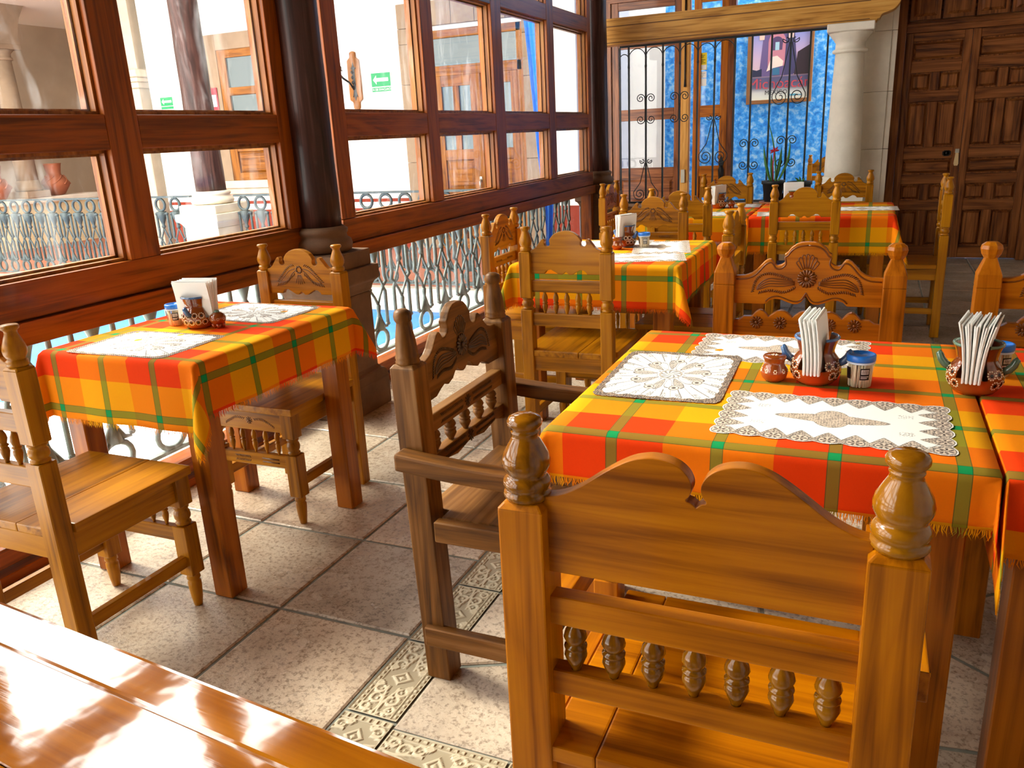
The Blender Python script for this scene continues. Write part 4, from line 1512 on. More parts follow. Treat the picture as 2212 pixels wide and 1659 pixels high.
def small_chair(label, loc, rz, kind='gold'):
    r = thing('dining_chair', label, 'chair', loc, rz, 'small carved dining chairs')
    wx, wy, wz = wood(kind, 'x'), wood(kind, 'y'), wood(kind, 'z')
    px_, h = 0.172, 0.0248
    me_post = None
    me_fin = None
    for s in (-1, 1):
        if me_post is None:
            mb = MB()
            mb.box(-h, h, -h, h, 0, 0.622).box(-h, h, -h, h, 0.672, 0.857)
            mb.lathe([(h * 1.414, 0.857), (h * 1.2, 0.862), (0.015, 0.8635)], 4, smooth=False, caps=False, rot=PI / 4)
            me_post = mb.mesh('back_post', 0.0025, 1)
            tm = MB()
            turned(tm, 0, 0, 0.62, 0.674, 1.06)
            me_turn = tm.mesh('turned_ring')
            me_fin = MB().lathe([(q_[0] * 1.1, q_[1]) for q_ in FIN_A], 18).mesh('finial')
        p = mkobj('back_post', me_post, wz, r, (s * px_, 0, 0))
        mkobj('turned_ring', me_turn, wz, p)
        mkobj('finial', me_fin, wz, p)
    half = [(0, .945), (.02, .943), (.038, .937), (.053, .927), (.064, .914), (.068, .905), (.0645, .897), (.065, .889), (.071, .884), (.079, .883), (.086, .887), (.0895, .895), (.087, .903), (.088, .91), (.093, .914), (.100, .911), (.112, .897), (.124, .881), (.136, .872), (.150, .868)]
    bot = [(0, .781), (.006, .777), (.016, .769), (.028, .770), (.045, .780), (.062, .789), (.076, .788), (.086, .781), (.092, .772), (.150, .772)]
    pan = MB().prism(mirror_profile(bot) + mirror_profile(half)[::-1], -0.008, 0.014).obj('top_panel', wx, r, 0.0022, 2)
    spray_carving(kind, 0.0145).obj('carving', plain('groove_' + kind, WOODS[kind][0], 0.4, coat=.2), pan)
    MB().box(-0.150, 0.150, -0.010, 0.012, 0.696, 0.745).obj('back_rail', wx, r, 0.003, 2)
    cr = MB()
    rope(cr, [(-.10, .722), (-.03, .722)], 0.0125, 0.008, 0.9)
    rope(cr, [(.10, .722), (.03, .722)], 0.0125, 0.008, 0.9)
    cr.obj('carving', plain('groove_' + kind, '#000000'), r.children[-1])
    MB().box(-0.150, 0.150, -0.011, 0.012, 0.553, 0.607).obj('back_rail', wx, r, 0.003, 2)
    sm = spindle_mesh(0.09)
    for k in range(5):
        mkobj('spindle', sm, wz, r, (-0.096 + 0.048 * k, 0, 0.606))
    # seat of two boards, notched round the posts
    yb_, yf = -0.02, 0.412
    a, jx, b2 = -0.206, 0.05, 0.206
    n_ = 0.148
    MB().prism([(-n_, yb_), (jx, yb_), (jx, yf), (a, yf), (a, 0.025), (-n_, 0.025)], 0.424, 0.450, 'xy').obj('seat_board', wy, r, 0.004, 2)
    MB().prism([(jx + .0012, yb_), (n_, yb_), (n_, 0.025), (b2, 0.025), (b2, yf), (jx + .0012, yf)], 0.424, 0.450, 'xy').obj('seat_board', wy, r, 0.004, 2)
    fy = 0.382
    me_leg = None
    for s in (-1, 1):
        if me_leg is None:
            mb = MB()
            mb.box(-h, h, -h, h, 0.335, 0.424).box(-h, h, -h, h, 0.112, 0.272)
            turned(mb, 0, 0, 0.27, 0.337, 1.0)
            mb.lathe([(0.009, 0.0), (0.0125, 0.003), (0.0165, 0.03), (0.0195, 0.065), (0.0195, 0.082), (0.015, 0.088), (0.0205, 0.095), (0.019, 0.104), (0.017, 0.113)], 16)
            me_leg = mb.mesh('front_leg', 0.002, 1)
        mkobj('front_leg', me_leg, wz, r, (s * 0.172, fy, 0))
    ap = MB().box(-0.157, 0.157, fy - 0.012, fy + 0.014, 0.352, 0.424).obj('front_apron', wx, r, 0.002)
    ca = MB()
    rope(ca, [(-.11, .37), (-.06, .395), (-.02, .392)], fy + .0145, .007, 0.9)
    rope(ca, [(.11, .37), (.06, .395), (.02, .392)], fy + .0145, .007, -0.9)
    flower(ca, 0, .388, .014, fy + .0145, 9)
    ca.obj('carving', plain('groove_' + kind, '#000000'), ap)
    for s in (-1, 1):
        MB().box(s * 0.172 - 0.012, s * 0.172 + 0.012, 0.022, fy - 0.022, 0.352, 0.424).obj('side_apron', wy, r, 0.002)
        MB().box(s * 0.172 - 0.011, s * 0.172 + 0.011, 0.022, fy - 0.022, 0.142, 0.178).obj('side_stretcher', wy, r, 0.002)
    MB().box(-0.150, 0.150, -0.012, 0.012, 0.36, 0.424).obj('back_apron', wx, r, 0.002)
    lr = MB().box(-0.157, 0.157, fy - 0.011, fy + 0.012, 0.215, 0.262).obj('front_rail', wx, r, 0.002)
    ca = MB()
    rope(ca, [(.02, .245), (.09, .245)], fy + .0125, .007, 0.9)
    rope(ca, [(.02, .23), (.09, .23)], fy + .0125, .007, -0.9)
    for zz_ in (.232, .245):
        stroke(ca, [(-.11, zz_), (-.035, zz_)], .003, fy + .0125)
    ca.obj('carving', plain('groove_' + kind, '#000000'), lr)
    sm2 = spindle_mesh(0.092, 0.85)
    for k in range(5):
        mkobj('front_spindle', sm2, wz, r, (-0.104 + 0.052 * k, fy, 0.261))
    return r


def CH(cx, yb, rz):
    """location for a chair whose back centre is (cx, yb)"""
    return (cx, yb, 0)


S, Nn, E, Wd = PI, 0.0, -PI / 2, PI / 2   # facing -Y, +Y, +X, -X
c5 = small_chair('plain-backed chair with five spindles in front of the middle table', (-1.115, 3.07, 0), Nn, 'gold')
c17 = dup(c5, (-1.995, 2.52, 0), S, 'carved chair between the two-seat table and the stone pedestal')
dup(c5, (-1.965, 1.2, 0), Nn, 'chair at the left edge on the near side of the two-seat table')
dup(c5, (-1.70, 3.745, 0), E, 'carved chair by the railing on the left of the middle table')
dup(c5, (-1.146, 4.64, 0), S, 'carved chair behind the napkins at the back of the middle table')
dup(c5, (-0.565, 3.81, 0), Wd, 'shaded chair seen edge-on at the right of the middle table')
dup(c5, (-1.085, 5.05, 0), Nn, 'plain-backed chair partly hidden behind the middle table carved chair')
dup(c5, (-1.75, 5.79, 0), E, 'carved chair beside the dark post left of the far tables')
dup(c5, (-1.028, 6.45, 0), S, 'carved chair in front of the glazed door behind the far tables')
dup(c5, (-0.365, 5.14, 0), Nn, 'plain-backed chair in front of the far table with the red cloth')
dup(c5, (-0.20, 6.42, 0), S, 'carved chair in front of the stone column behind the far tables')
dup(c5, (0.405, 5.66, 0), Wd, 'tall edge-on chair at the right end of the far tables')
dup(c5, (-0.47, 9.45, 0), S, 'chair half hidden behind the stone column beyond the grille')


# ---------------------------------------------------------------- wide armchairs
def armchair(label, loc, rz, kind, top, bot, thick=0.024, hs=0.2335, pw=0.033, ztop=0.84, fin=None, facet=False,
             carve=None, rails=((0.652, 0.697), (0.535, 0.575)), nspin=7, zspin=(0.574, 0.654), scallop=False, arm_z=0.66, scal_low=False,
             arm_out=True, finial_name='finial', name='armchair', grp='wide armchairs', seat_kind=None, spk=1.15, fd=0.385, spin_kind=None, side_z=(0.365, 0.424), str_z=(0.10, 0.145), rake=0.0, dense=False, jx=0.0):
    r = thing(name, label, 'chair', loc, rz, grp)
    wx, wy, wz = wood(kind, 'x'), wood(kind, 'y'), wood(kind, 'z')
    h = pw
    me_post = None
    for s in (-1, 1):
        if me_post is None:
            mb = MB().box(-h, h, -h, h, 0, ztop - 0.008)
            if facet:
                mb.lathe([(h * 1.414, ztop - 0.008), (h * 1.38, ztop + 0.03), (0.021, ztop + 0.078)], 4, smooth=False, rot=PI / 4)
            else:
                mb.lathe([(h * 1.414, ztop - 0.008), (h * 1.1, ztop), (0.02, ztop + 0.001)], 4, smooth=False, caps=False, rot=PI / 4)
            me_post = mb.mesh('back_post', 0.003, 2)
            me_fin = MB().lathe(fin, 8 if facet else 24, smooth=not facet, rot=PI / 8).mesh('finial', 0.0015 if facet else 0)
        p = mkobj('back_post', me_post, wz, r, (s * hs, 0, 0))
        mkobj('finial', me_fin, wood(spin_kind, 'z') if spin_kind else wz, p)
    if dense:
        top = [(max(p.x, 0.0), p.y) for p in spline(top, 4)]
    pan = MB().prism(mirror_profile(bot) + mirror_profile(top)[::-1], -thick / 2, thick / 2).obj('top_panel', wx, r, 0.004, 3)
    gm = plain('groove_' + kind, WOODS[kind][0], 0.4, coat=.2)
    if carve:
        carve(thick / 2 + 0.0008).obj('carving', gm, pan)
    xw = hs - pw + 0.004
    for a, b in rails:
        rl = MB()
        if scal_low and a == rails[-1][0]:
            pts = [(-xw, b), (-xw, a - 0.012)]
            for k in range(9):
                t = k / 8
                pts.append((-xw + 0.06 + (2 * xw - .12) * t, a + 0.006 * math.cos(4 * PI * t)))
            pts += [(xw, a - 0.012), (xw, b)]
            rl.prism(pts[::-1], -0.014, 0.014)
        else:
            rl.box(-xw, xw, -0.015, 0.015, a, b)
        ro = rl.obj('back_rail', wx, r, 0.003, 2)
        if carve and scal_low:
            ca = MB()
            zc_ = (a + b) / 2
            for s in (-1, 1):
                rope(ca, [(s * .03, zc_ + .009), (s * .15, zc_ + .009)], 0.0155, .0065, 0.9)
                rope(ca, [(s * .03, zc_ - .008), (s * .15, zc_ - .008)], 0.0155, .0065, -0.9)
            flower(ca, 0, zc_, .017, 0.0155, 9)
            ca.obj('carving', gm, ro)
    if nspin:
        sm = spindle_mesh(zspin[1] - zspin[0], spk, 16)
        for k in range(nspin):
            x = -xw + 2 * xw * (k + 0.62) / (nspin + 0.24)
            mkobj('spindle', sm, wood(spin_kind or kind, 'z'), r, (x, 0, zspin[0]))
    if scallop:
        # row of five arches with daisies and a toothed strip below
        pts = [(-xw, 0.655)]
        cxs = [(-2 + k) * 0.072 for k in range(5)]
        top_ = [(-xw, 0.718), (-xw + .018, 0.720), (-.185, .730)]
        for i, cx in enumerate(cxs):
            lo_, hi_ = (-.16 if i == 0 else cx - .036), (.16 if i == 4 else cx + .036)
            seg = [(lo_ + (hi_ - lo_) * k / 8, 0.7285 + 0.024 * math.sin(PI * (k + .25) / 8.5)) for k in range(9)]
            top_ += seg
        top_ += [(.185, .730), (xw - .018, 0.720), (xw, 0.718)]
        rail = MB().prism([(-xw, 0.662), (xw, 0.662)] + top_[::-1], -0.012, 0.012).obj('scalloped_rail', wx, r, 0.003, 2)
        fl = MB()
        for cx in cxs:
            flower(fl, cx, 0.713, 0.0205, 0.0128, 12)
        fl.obj('carving', gm, rail)
        dt = MB()
        n = 38
        for k in range(n):
            x = -xw + 0.008 + (2 * xw - 0.016) * k / (n - 1)
            dt.box(x - 0.0028, x + 0.0028, 0.0, 0.014, 0.642, 0.66)
        dt.box(-xw, xw, -0.010, 0.004, 0.638, 0.664)
        tag(dt.obj('toothed_strip', wx, r), kind='stuff')
        MB().box(-xw, xw, -0.014, 0.014, 0.54, 0.60).obj('back_rail', wx, r, 0.003)
    if rake:
        done = set()
        for ch in list(r.children) + [g_ for c_ in r.children for g_ in c_.children]:
            if ch.data.name in done:
                continue
            done.add(ch.data.name)
            zo = ch.location.z
            for vv in ch.data.vertices:
                vv.co.y -= rake * (vv.co.z + zo)
    sk = seat_kind or kind
    yf = fd + 0.04
    n_ = xw
    sx_ = hs + (0.012 if arm_out else -0.022)
    MB().prism([(-n_, -0.03), (jx, -0.03), (jx, yf), (-sx_, yf), (-sx_, pw + .002), (-n_, pw + .002)], 0.425, 0.452, 'xy').obj('seat_board', wood(sk, 'x'), r, 0.004, 2)
    MB().prism([(jx + .001, -0.03), (n_, -0.03), (n_, pw + .002), (sx_, pw + .002), (sx_, yf), (jx + .001, yf)], 0.425, 0.452, 'xy').obj('seat_board', wood(sk, 'x'), r, 0.004, 2)
    fy = fd
    me_leg = None
    fx = hs + (0.036 if arm_out else 0.004)
    for s in (-1, 1):
        if me_leg is None:
            mb = MB().box(-0.024, 0.024, -0.024, 0.024, 0.30, 0.50).box(-0.024, 0.024, -0.024, 0.024, 0.0, 0.22)
            turned(mb, 0, 0, 0.22, 0.30, 1.05)
            turned(mb, 0, 0, 0.50, arm_z - 0.04, 1.05)
            me_leg = mb.mesh('front_leg', 0.002)
        mkobj('front_leg', me_leg, wz, r, (s * fx, fy, 0))
        # arm: gently dipping board outside the post
        ax0, ax1 = hs - 0.012, hs + 0.052
        prof = spline([(-0.04, arm_z), (0.1, arm_z - 0.012), (0.25, arm_z - 0.016), (fd - 0.02, arm_z - 0.004), (fd + 0.04, arm_z)], 4)
        up_ = [(p.x, p.y) for p in prof]
        dn_ = [(p.x, p.y - 0.042) for p in prof[::-1]]
        mb = MB()
        if arm_out:
            xa, xb = pw + hs + 0.0005, pw + hs + 0.05
        else:
            xa, xb = hs - 0.028, pw + hs + 0.018
            up_ = [(max(p[0], pw), p[1]) for p in up_]
            dn_ = [(max(p[0], pw), p[1]) for p in dn_]
        mb.prism(up_ + dn_, min(s * xa, s * xb), max(s * xa, s * xb), 'yz')
        mb.obj('arm', wy, r, 0.006, 2)
        MB().box(s * fx - 0.014, s * fx + 0.014, pw, fy - 0.024, side_z[0], side_z[1]).obj('side_apron', wy, r, 0.003)
        MB().box(s * fx - 0.014, s * fx + 0.014, -0.02, fy - 0.024, str_z[0], str_z[1]).obj('side_stretcher', wy, r, 0.003)
    MB().box(-fx + 0.02, fx - 0.02, fy - 0.014, fy + 0.014, 0.355, 0.424).obj('front_apron', wx, r, 0.003)
    MB().box(-xw, xw, -0.014, 0.014, 0.36, 0.424).obj('back_apron', wx, r, 0.003)
    MB().box(-fx + 0.02, fx - 0.02, fy - 0.013, fy + 0.013, 0.16, 0.2).obj('front_stretcher', wx, r, 0.003)
    return r


FIN1 = [(0.027, 0.838), (0.031, 0.841), (0.0335, 0.846), (0.0325, 0.851), (0.029, 0.853), (0.0315, 0.857), (0.0335, 0.862), (0.0325, 0.868), (0.028, 0.873), (0.0255, 0.875), (0.0295, 0.881), (0.033, 0.889), (0.0335, 0.896), (0.031, 0.906), (0.025, 0.917), (0.0195, 0.927), (0.017, 0.933), (0.0195, 0.935), (0.0195, 0.937), (0.0165, 0.9385), (0.0205, 0.942), (0.0238, 0.947), (0.0242, 0.952), (0.0215, 0.957), (0.014, 0.9605), (0.0, 0.9615)]
top1 = [(0, .861), (.006, .866), (.0115, .868), (.0125, .871), (.0085, .876), (.0058, .884), (.0065, .893), (.012, .904), (.022, .913), (.036, .919), (.052, .9215), (.066, .9205), (.085, .915), (.105, .904), (.128, .888), (.152, .870), (.172, .858), (.190, .851), (.206, .848)]
bot1 = [(0, .735), (.206, .735)]
armchair('honey-coloured armchair in the foreground with a split curved top and seven spindles', (-0.1755, 0.945, 0), Nn, 'honey', top1, bot1, fin=FIN1, arm_out=False, spk=1.42, spin_kind='turned', dense=True, jx=-0.135)

top3 = [(0, .967), (.02, .9655), (.036, .960), (.050, .949), (.060, .935), (.068, .930), (.0655, .921), (.0645, .911), (.069, .902), (.078, .896), (.088, .894), (.096, .898), (.101, .906), (.107, .913), (.115, .9135), (.125, .908), (.137, .895), (.150, .880), (.165, .869), (.185, .862), (.216, .860)]
bot3 = [(0, .803), (.004, .795), (.012, .782), (.022, .775), (.036, .774), (.055, .780), (.075, .788), (.092, .789), (.108, .783), (.119, .772), (.216, .772)]
FIN3 = [(0.018, 0.916), (0.0265, 0.929), (0.0305, 0.944), (0.0275, 0.954), (0.016, 0.963), (0.0, 0.9645)]


def carve3(y):
    mb = fan_carving(y, 0.855, 0.92)
    for sg in (-1, 1):
        pts = [(sg * x * .975, z - 0.0105) for x, z in top3]
        stroke(mb, [tuple(p) for p in spline(pts, 2)], 0.0026, y)
        pts = [(sg * x, z + 0.009) for x, z in bot3[:-1]]
        stroke(mb, [tuple(p) for p in spline(pts, 2)], 0.0022, y)
    return mb


c3 = armchair('carved armchair with faceted knobs and daisies behind the big near table', (-0.168, 2.625, 0), S, 'cinnamon', top3, bot3, hs=0.2455, pw=0.032,
              ztop=0.842, fin=FIN3, facet=True, carve=carve3, rails=(), nspin=0, scallop=True, arm_z=0.60, arm_out=False, fd=0.36)
dup(c3, (0.567, 2.67, 0), S, 'carved armchair with faceted knobs cut off by the right edge')

top2 = [(x * 0.98, z - 0.043) for x, z in top3]
bot2 = [(0, .702), (.012, .703), (.024, .712), (.034, .728), (.048, .735), (.066, .733), (.082, .724), (.096, .712), (.12, .700), (.2165, .690)]
bot2 = [(0, .742), (.010, .744), (.022, .752), (.03, .758), (.045, .752), (.06, .738), (.085, .730), (.105, .737), (.125, .730), (.15, .718), (.2165, .716)]
FIN2 = [(0.027, 0.828), (0.029, 0.834), (0.0265, 0.838), (0.0285, 0.843), (0.0275, 0.848), (0.0255, 0.852), (0.0255, 0.862), (0.0235, 0.885), (0.0195, 0.908), (0.0165, 0.924), (0.0175, 0.926), (0.0205, 0.931), (0.0215, 0.94), (0.0195, 0.949), (0.011, 0.955), (0.0, 0.956)]


def carve2(y):
    return fan_carving(y, 0.812, 0.92)


armchair('dark weathered armchair with arms on the window side of the big table', (-0.928, 1.795, 0), E, 'walnut', top2, bot2, hs=0.2455, pw=0.032, ztop=0.83,
         fin=FIN2, carve=carve2, rails=((0.640, 0.684), (0.548, 0.583)), nspin=5, zspin=(0.582, 0.642), arm_z=0.632, scal_low=True, spk=1.35, fd=0.30, side_z=(0.402, 0.456), str_z=(0.105, 0.158), rake=0.034)

# ================================================================== TABLES AND CLOTHS
def table(label, x0, x1, y0, y1, zt=0.745, kind='table', leg=0.038, inset=0.028):
    r = thing('dining_table', label, 'table', ((x0 + x1) / 2, (y0 + y1) / 2, 0), 0, 'wooden dining tables')
    w, d = (x1 - x0) / 2, (y1 - y0) / 2
    wx, wy, wz = wood(kind, 'x'), wood(kind, 'y'), wood(kind, 'z')
    MB().box(-w, w, -d, d, zt - 0.03, zt).obj('tabletop', wx, r, 0.006, 2)
    me = MB().box(-leg, leg, -leg, leg, 0, zt - 0.03).mesh('leg', 0.003)
    for sx in (-1, 1):
        for sy in (-1, 1):
            mkobj('leg', me, wz, r, (sx * (w - inset - leg), sy * (d - inset - leg), 0))
    a = w - inset - 2 * leg
    b = d - inset - 2 * leg
    for s in (-1, 1):
        MB().box(-a, a, s * (d - inset - leg) - 0.012, s * (d - inset - leg) + 0.012, zt - 0.12, zt - 0.03).obj('apron', wx, r)
        MB().box(s * (w - inset - leg) - 0.012, s * (w - inset - leg) + 0.012, -b, b, zt - 0.12, zt - 0.03).obj('apron', wy, r)
    return r


def plaid_mat():
    m, nt, b = newmat('plaid_cloth')
    uv = N(nt, 'ShaderNodeUVMap')
    uv.uv_map = 'cloth'
    sp = N(nt, 'ShaderNodeSeparateXYZ')
    nt.links.new(uv.outputs[0], sp.inputs[0])
    red, yel, grn, dkg = (0.95, 0.060, 0.002, 1), (1.0, 0.46, 0.002, 1), (0.02, 0.25, 0.035, 1), (0.02, 0.05, 0.02, 1)
    cols, strp, edge = [], [], []
    for ch in (0, 1):
        u = sp.outputs[ch]
        t = math_n(nt, 'FRACT', math_n(nt, 'ADD', math_n(nt, 'DIVIDE', u, 0.4), 100.25))
        isy = math_n(nt, 'GREATER_THAN', t, 0.5)
        c = mixc(nt, isy, red, yel)
        d = math_n(nt, 'ABSOLUTE', math_n(nt, 'SUBTRACT', math_n(nt, 'FRACT', math_n(nt, 'ADD', math_n(nt, 'DIVIDE', u, 0.2), 100.5)), 0.5))
        s = math_n(nt, 'LESS_THAN', d, 0.056)
        e = math_n(nt, 'MULTIPLY', math_n(nt, 'LESS_THAN', d, 0.058), math_n(nt, 'GREATER_THAN', d, 0.050))
        cols.append(c)
        strp.append(s)
        edge.append(e)
    base = mixc(nt, 0.6, cols[0], cols[1])
    c = mixc(nt, math_n(nt, 'MULTIPLY', strp[0], 0.66), base, grn)
    c = mixc(nt, math_n(nt, 'MULTIPLY', strp[1], 0.66), c, grn)
    both = math_n(nt, 'MULTIPLY', strp[0], strp[1])
    c = mixc(nt, both, c, (0.01, 0.36, 0.11, 1))
    c = mixc(nt, math_n(nt, 'MULTIPLY', math_n(nt, 'MAXIMUM', edge[0], edge[1]), 0.55), c, dkg)
    v = mapping(nt, uv.outputs[0], (1, 1, 1))
    fuzz = noise(nt, mapping(nt, uv.outputs[0], (900, 120, 1)), 1.0, 3, 0.7)
    fuzz2 = noise(nt, mapping(nt, uv.outputs[0], (120, 900, 1)), 1.0, 3, 0.7)
    fz = math_n(nt, 'ADD', fuzz, fuzz2)
    c = mixc(nt, 0.25, c, ramp(nt, math_n(nt, 'MULTIPLY', fz, 0.5), [(0.3, (0.7, 0.7, 0.7, 1)), (0.7, (1, 1, 1, 1))]), 'MULTIPLY')
    nt.links.new(c, b.inputs['Base Color'])
    b.inputs['Roughness'].default_value = 0.9
    b.inputs['Specular IOR Level'].default_value = 0.15
    bump(nt, b, fz, 0.25, 0.0008)
    out = nt.nodes['Material Output']
    trn = N(nt, 'ShaderNodeBsdfTranslucent')
    nt.links.new(c, trn.inputs[0])
    mx = N(nt, 'ShaderNodeMixShader')
    mx.inputs[0].default_value = 0.22
    nt.links.new(b.outputs[0], mx.inputs[1])
    nt.links.new(trn.outputs[0], mx.inputs[2])
    nt.links.new(mx.outputs[0], out.inputs[0])
    MATS['plaid'] = m
    return m


PLAID = plaid_mat()


def cloth(label, x0, x1, y0, y1, z, dl, dr, df, db, u0=0.0, v0=0.0, seed=0, flare=(0.40, 0.40, 0.40, 0.40), wav=0.012, tight=()):
    """x0..y1 = table edge; dl,dr,df,db = drops on left,right,front(-y),back(+y); u0/v0 plaid phase at table corner (x0,y0)"""
    rg = random.Random(seed)
    w, d = x1 - x0, y1 - y0
    st = 0.0125

    def axis(a, lo, hi):
        n0 = max(2, int(lo / st))
        n1 = max(4, int(a / (st * 2)))
        n2 = max(2, int(hi / st))
        return [-lo + lo * k / n0 for k in range(n0)] + [a * k / n1 for k in range(n1)] + [a + hi * k / n2 for k in range(n2 + 1)]
    U = axis(w, dl, dr)
    V = axis(d, df, db)
    R = 0.011
    ph = [rg.uniform(0, 6) for _ in range(8)]

    def hang(s):
        q = R * PI / 2
        if s < q:
            a = s / R
            return R * math.sin(a), R * (1 - math.cos(a))
        return R, R + s - q

    vs, uvs = [], []
    for v in V:
        for u in U:
            du = -u if u < 0 else (u - w if u > w else 0.0)
            dv = -v if v < 0 else (v - d if v > d else 0.0)
            su, sv = (-1 if u < 0 else 1), (-1 if v < 0 else 1)
            x, y = min(max(u, 0), w), min(max(v, 0), d)
            zz = 0.0
            if du > 0 and dv > 0:
                rr = math.hypot(du, dv)
                phi = math.atan2(dv, du)
                o, dn = hang(rr)
                ci = (0 if su < 0 else 1) + (0 if sv < 0 else 2)
                fl = flare[ci] * max(0, rr - 0.006) * math.sin(2 * phi) ** 1.3
                fl += 0.05 * rr * math.sin(4 * phi + ph[ci]) * math.sin(2 * phi)
                tg_ = ('l' if su < 0 else 'r') in tight
                x += su * math.cos(phi) * (min(o, 0.003) if tg_ else (o + fl))
                y += sv * math.sin(phi) * (o + fl)
                zz = -math.sqrt(max(dn * dn - fl * fl * 0.7, (dn * .6) ** 2)) if dn > 0 else 0
            elif du > 0:
                o, dn = hang(du)
                k = dn / max(dl if su < 0 else dr, 0.05)
                ww = wav * (0.5 + 0.5 * math.sin(v * 19 + ph[4 + (su > 0)]) * math.sin(v * 7.3 + ph[1]))
                if ('l' if su < 0 else 'r') in tight:
                    ww = 0.0
                    o = min(o, 0.003)
                edge_f = min(1.0, min(v, d - v) / 0.08) if d > 0 else 1
                x += su * (o + ww * k * max(0, edge_f))
                zz = -dn
            elif dv > 0:
                o, dn = hang(dv)
                k = dn / max(df if sv < 0 else db, 0.05)
                ww = wav * (0.5 + 0.5 * math.sin(u * 21 + ph[6 + (sv > 0)]) * math.sin(u * 8.1 + ph[2]))
                edge_f = min(1.0, min(u, w - u) / 0.08)
                y += sv * (o + ww * k * max(0, edge_f))
                zz = -dn
            else:
                zz = 0.0006 * math.sin(u * 31 + ph[0]) * math.sin(v * 27 + ph[3])
            vs.append((x0 + x, y0 + y, z + zz))
            uvs.append((u + u0, v + v0))
    nu, nv = len(U), len(V)
    fs = []
    for j in range(nv - 1):
        for i in range(nu - 1):
            a = j * nu + i
            fs.append((a, a + 1, a + nu + 1, a + nu))
    me = bpy.data.meshes.new('tablecloth')
    me.from_pydata(vs, [], fs)
    me.polygons.foreach_set('use_smooth', [True] * len(fs))
    ul = me.uv_layers.new(name='cloth')
    li = np.empty(len(me.loops), dtype=np.int32)
    me.loops.foreach_get('vertex_index', li)
    ul.data.foreach_set('uv', np.array(uvs, dtype=np.float32)[li].ravel())
    me.update()
    o = mkobj('tablecloth', me, PLAID)
    tag(o, label, 'tablecloth', 'plaid tablecloths')
    md = o.modifiers.new('thick', 'SOLIDIFY')
    md.thickness = 0.0014
    md.offset = 1.0
    # fringe
    fv, ff, fuv = [], [], []

    def strands(idx, idx_in):
        for q in range(len(idx) - 1):
            A, B = Vector(vs[idx[q]]), Vector(vs[idx[q + 1]])
            dA = (A - Vector(vs[idx_in[q]]))
            if dA.length < 1e-6:
                dA = Vector((0, 0, -1))
            dA.normalize()
            ua, ub = Vector(uvs[idx[q]]), Vector(uvs[idx[q + 1]])
            L = (B - A).length
            n = max(1, int(L / 0.0026))
            for k in range(n):
                t = (k + rg.random()) / n
                p = A.lerp(B, t)
                uvp = ua.lerp(ub, t)
                tg = (B - A).normalized() if L > 1e-6 else Vector((1, 0, 0))
                ln = 0.013 + 0.012 * rg.random()
                e1 = p + dA * ln * .5 + tg * rg.uniform(-.003, .003)
                e2 = p + (dA * .8 + Vector((0, 0, -.5))).normalized() * ln + tg * rg.uniform(-.007, .007)
                wv = tg * 0.0008
                b0 = len(fv)
                fv.extend([p - wv, p + wv, e1 - wv, e1 + wv, e2])
                ff.extend([(b0, b0 + 1, b0 + 3, b0 + 2), (b0 + 2, b0 + 3, b0 + 4)])
                fuv.extend([uvp] * 5)
    strands([i for i in range(nu)], [nu + i for i in range(nu)])
    strands([(nv - 1) * nu + i for i in range(nu)], [(nv - 2) * nu + i for i in range(nu)])
    if 'l' not in tight:
        strands([j * nu for j in range(nv)], [j * nu + 1 for j in range(nv)])
    if 'r' not in tight:
        strands([j * nu + nu - 1 for j in range(nv)], [j * nu + nu - 2 for j in range(nv)])
    fm = bpy.data.meshes.new('fringe')
    fm.from_pydata([tuple(p) for p in fv], [], ff)
    ul = fm.uv_layers.new(name='cloth')
    li = np.empty(len(fm.loops), dtype=np.int32)
    fm.loops.foreach_get('vertex_index', li)
    ul.data.foreach_set('uv', np.array([tuple(p) for p in fuv], dtype=np.float32)[li].ravel())
    fm.update()
    tag(mkobj('fringe', fm, PLAID, o), kind='stuff')
    return o


ZC = 0.7475
table('two-seat table under a plaid cloth by the left window', -2.292, -1.70, 1.628, 2.372, leg=0.035, inset=0.012)
cloth('plaid cloth with long fringed corner on the two-seat table by the window', -2.296, -1.696, 1.624, 2.376, ZC + .0125 - .001, 0.17, 0.165, 0.212, 0.12, 0.344, 0.38, 3)
table('big near table under a plaid cloth set with three lace mats', -0.556, 0.2185, 1.42, 2.244)
cloth('plaid cloth with green front edge on the big near table', -0.560, 0.2215, 1.416, 2.248, ZC + .0115, 0.12, 0.13, 0.105, 0.12, -0.532, 0.0, 5, (0.42, 0.35, .4, .2), tight=('r',))
table('near table continuing past the right edge of the picture', 0.2375, 1.02, 1.42, 2.244)
cloth('plaid cloth hanging in a fringed point at the right edge', 0.2345, 1.024, 1.416, 2.248, ZC + .0115, 0.19, 0.12, 0.15, 0.12, 0.305, 0.0, 8, (0.50, .4, .2, .4), tight=('l',))
table('middle table between the window and the edge-on chair', -1.475, -0.735, 3.365, 4.185)
cloth('plaid cloth with long right corner on the middle table', -1.479, -0.731, 3.361, 4.189, ZC + .0115, 0.2, 0.17, 0.185, 0.16, 0.275, 0.255, 12)
table('far table nearest the dark post with napkins on it', -1.515, -0.715, 5.305, 6.165)
cloth('plaid cloth in shade on the far table nearest the dark post', -1.519, -0.711, 5.301, 6.169, ZC + .0115, 0.18, 0.12, 0.16, 0.16, 0.03, 0.2, 15, tight=('r',))
table('far table beside the panelled door', -0.695, 0.112, 5.285, 6.15)
cloth('plaid cloth with red front on the far table beside the panelled door', -0.699, 0.116, 5.281, 6.154, ZC + .0115, 0.12, 0.18, 0.22, 0.16, 0.313, 0.37, 18, tight=('l',))

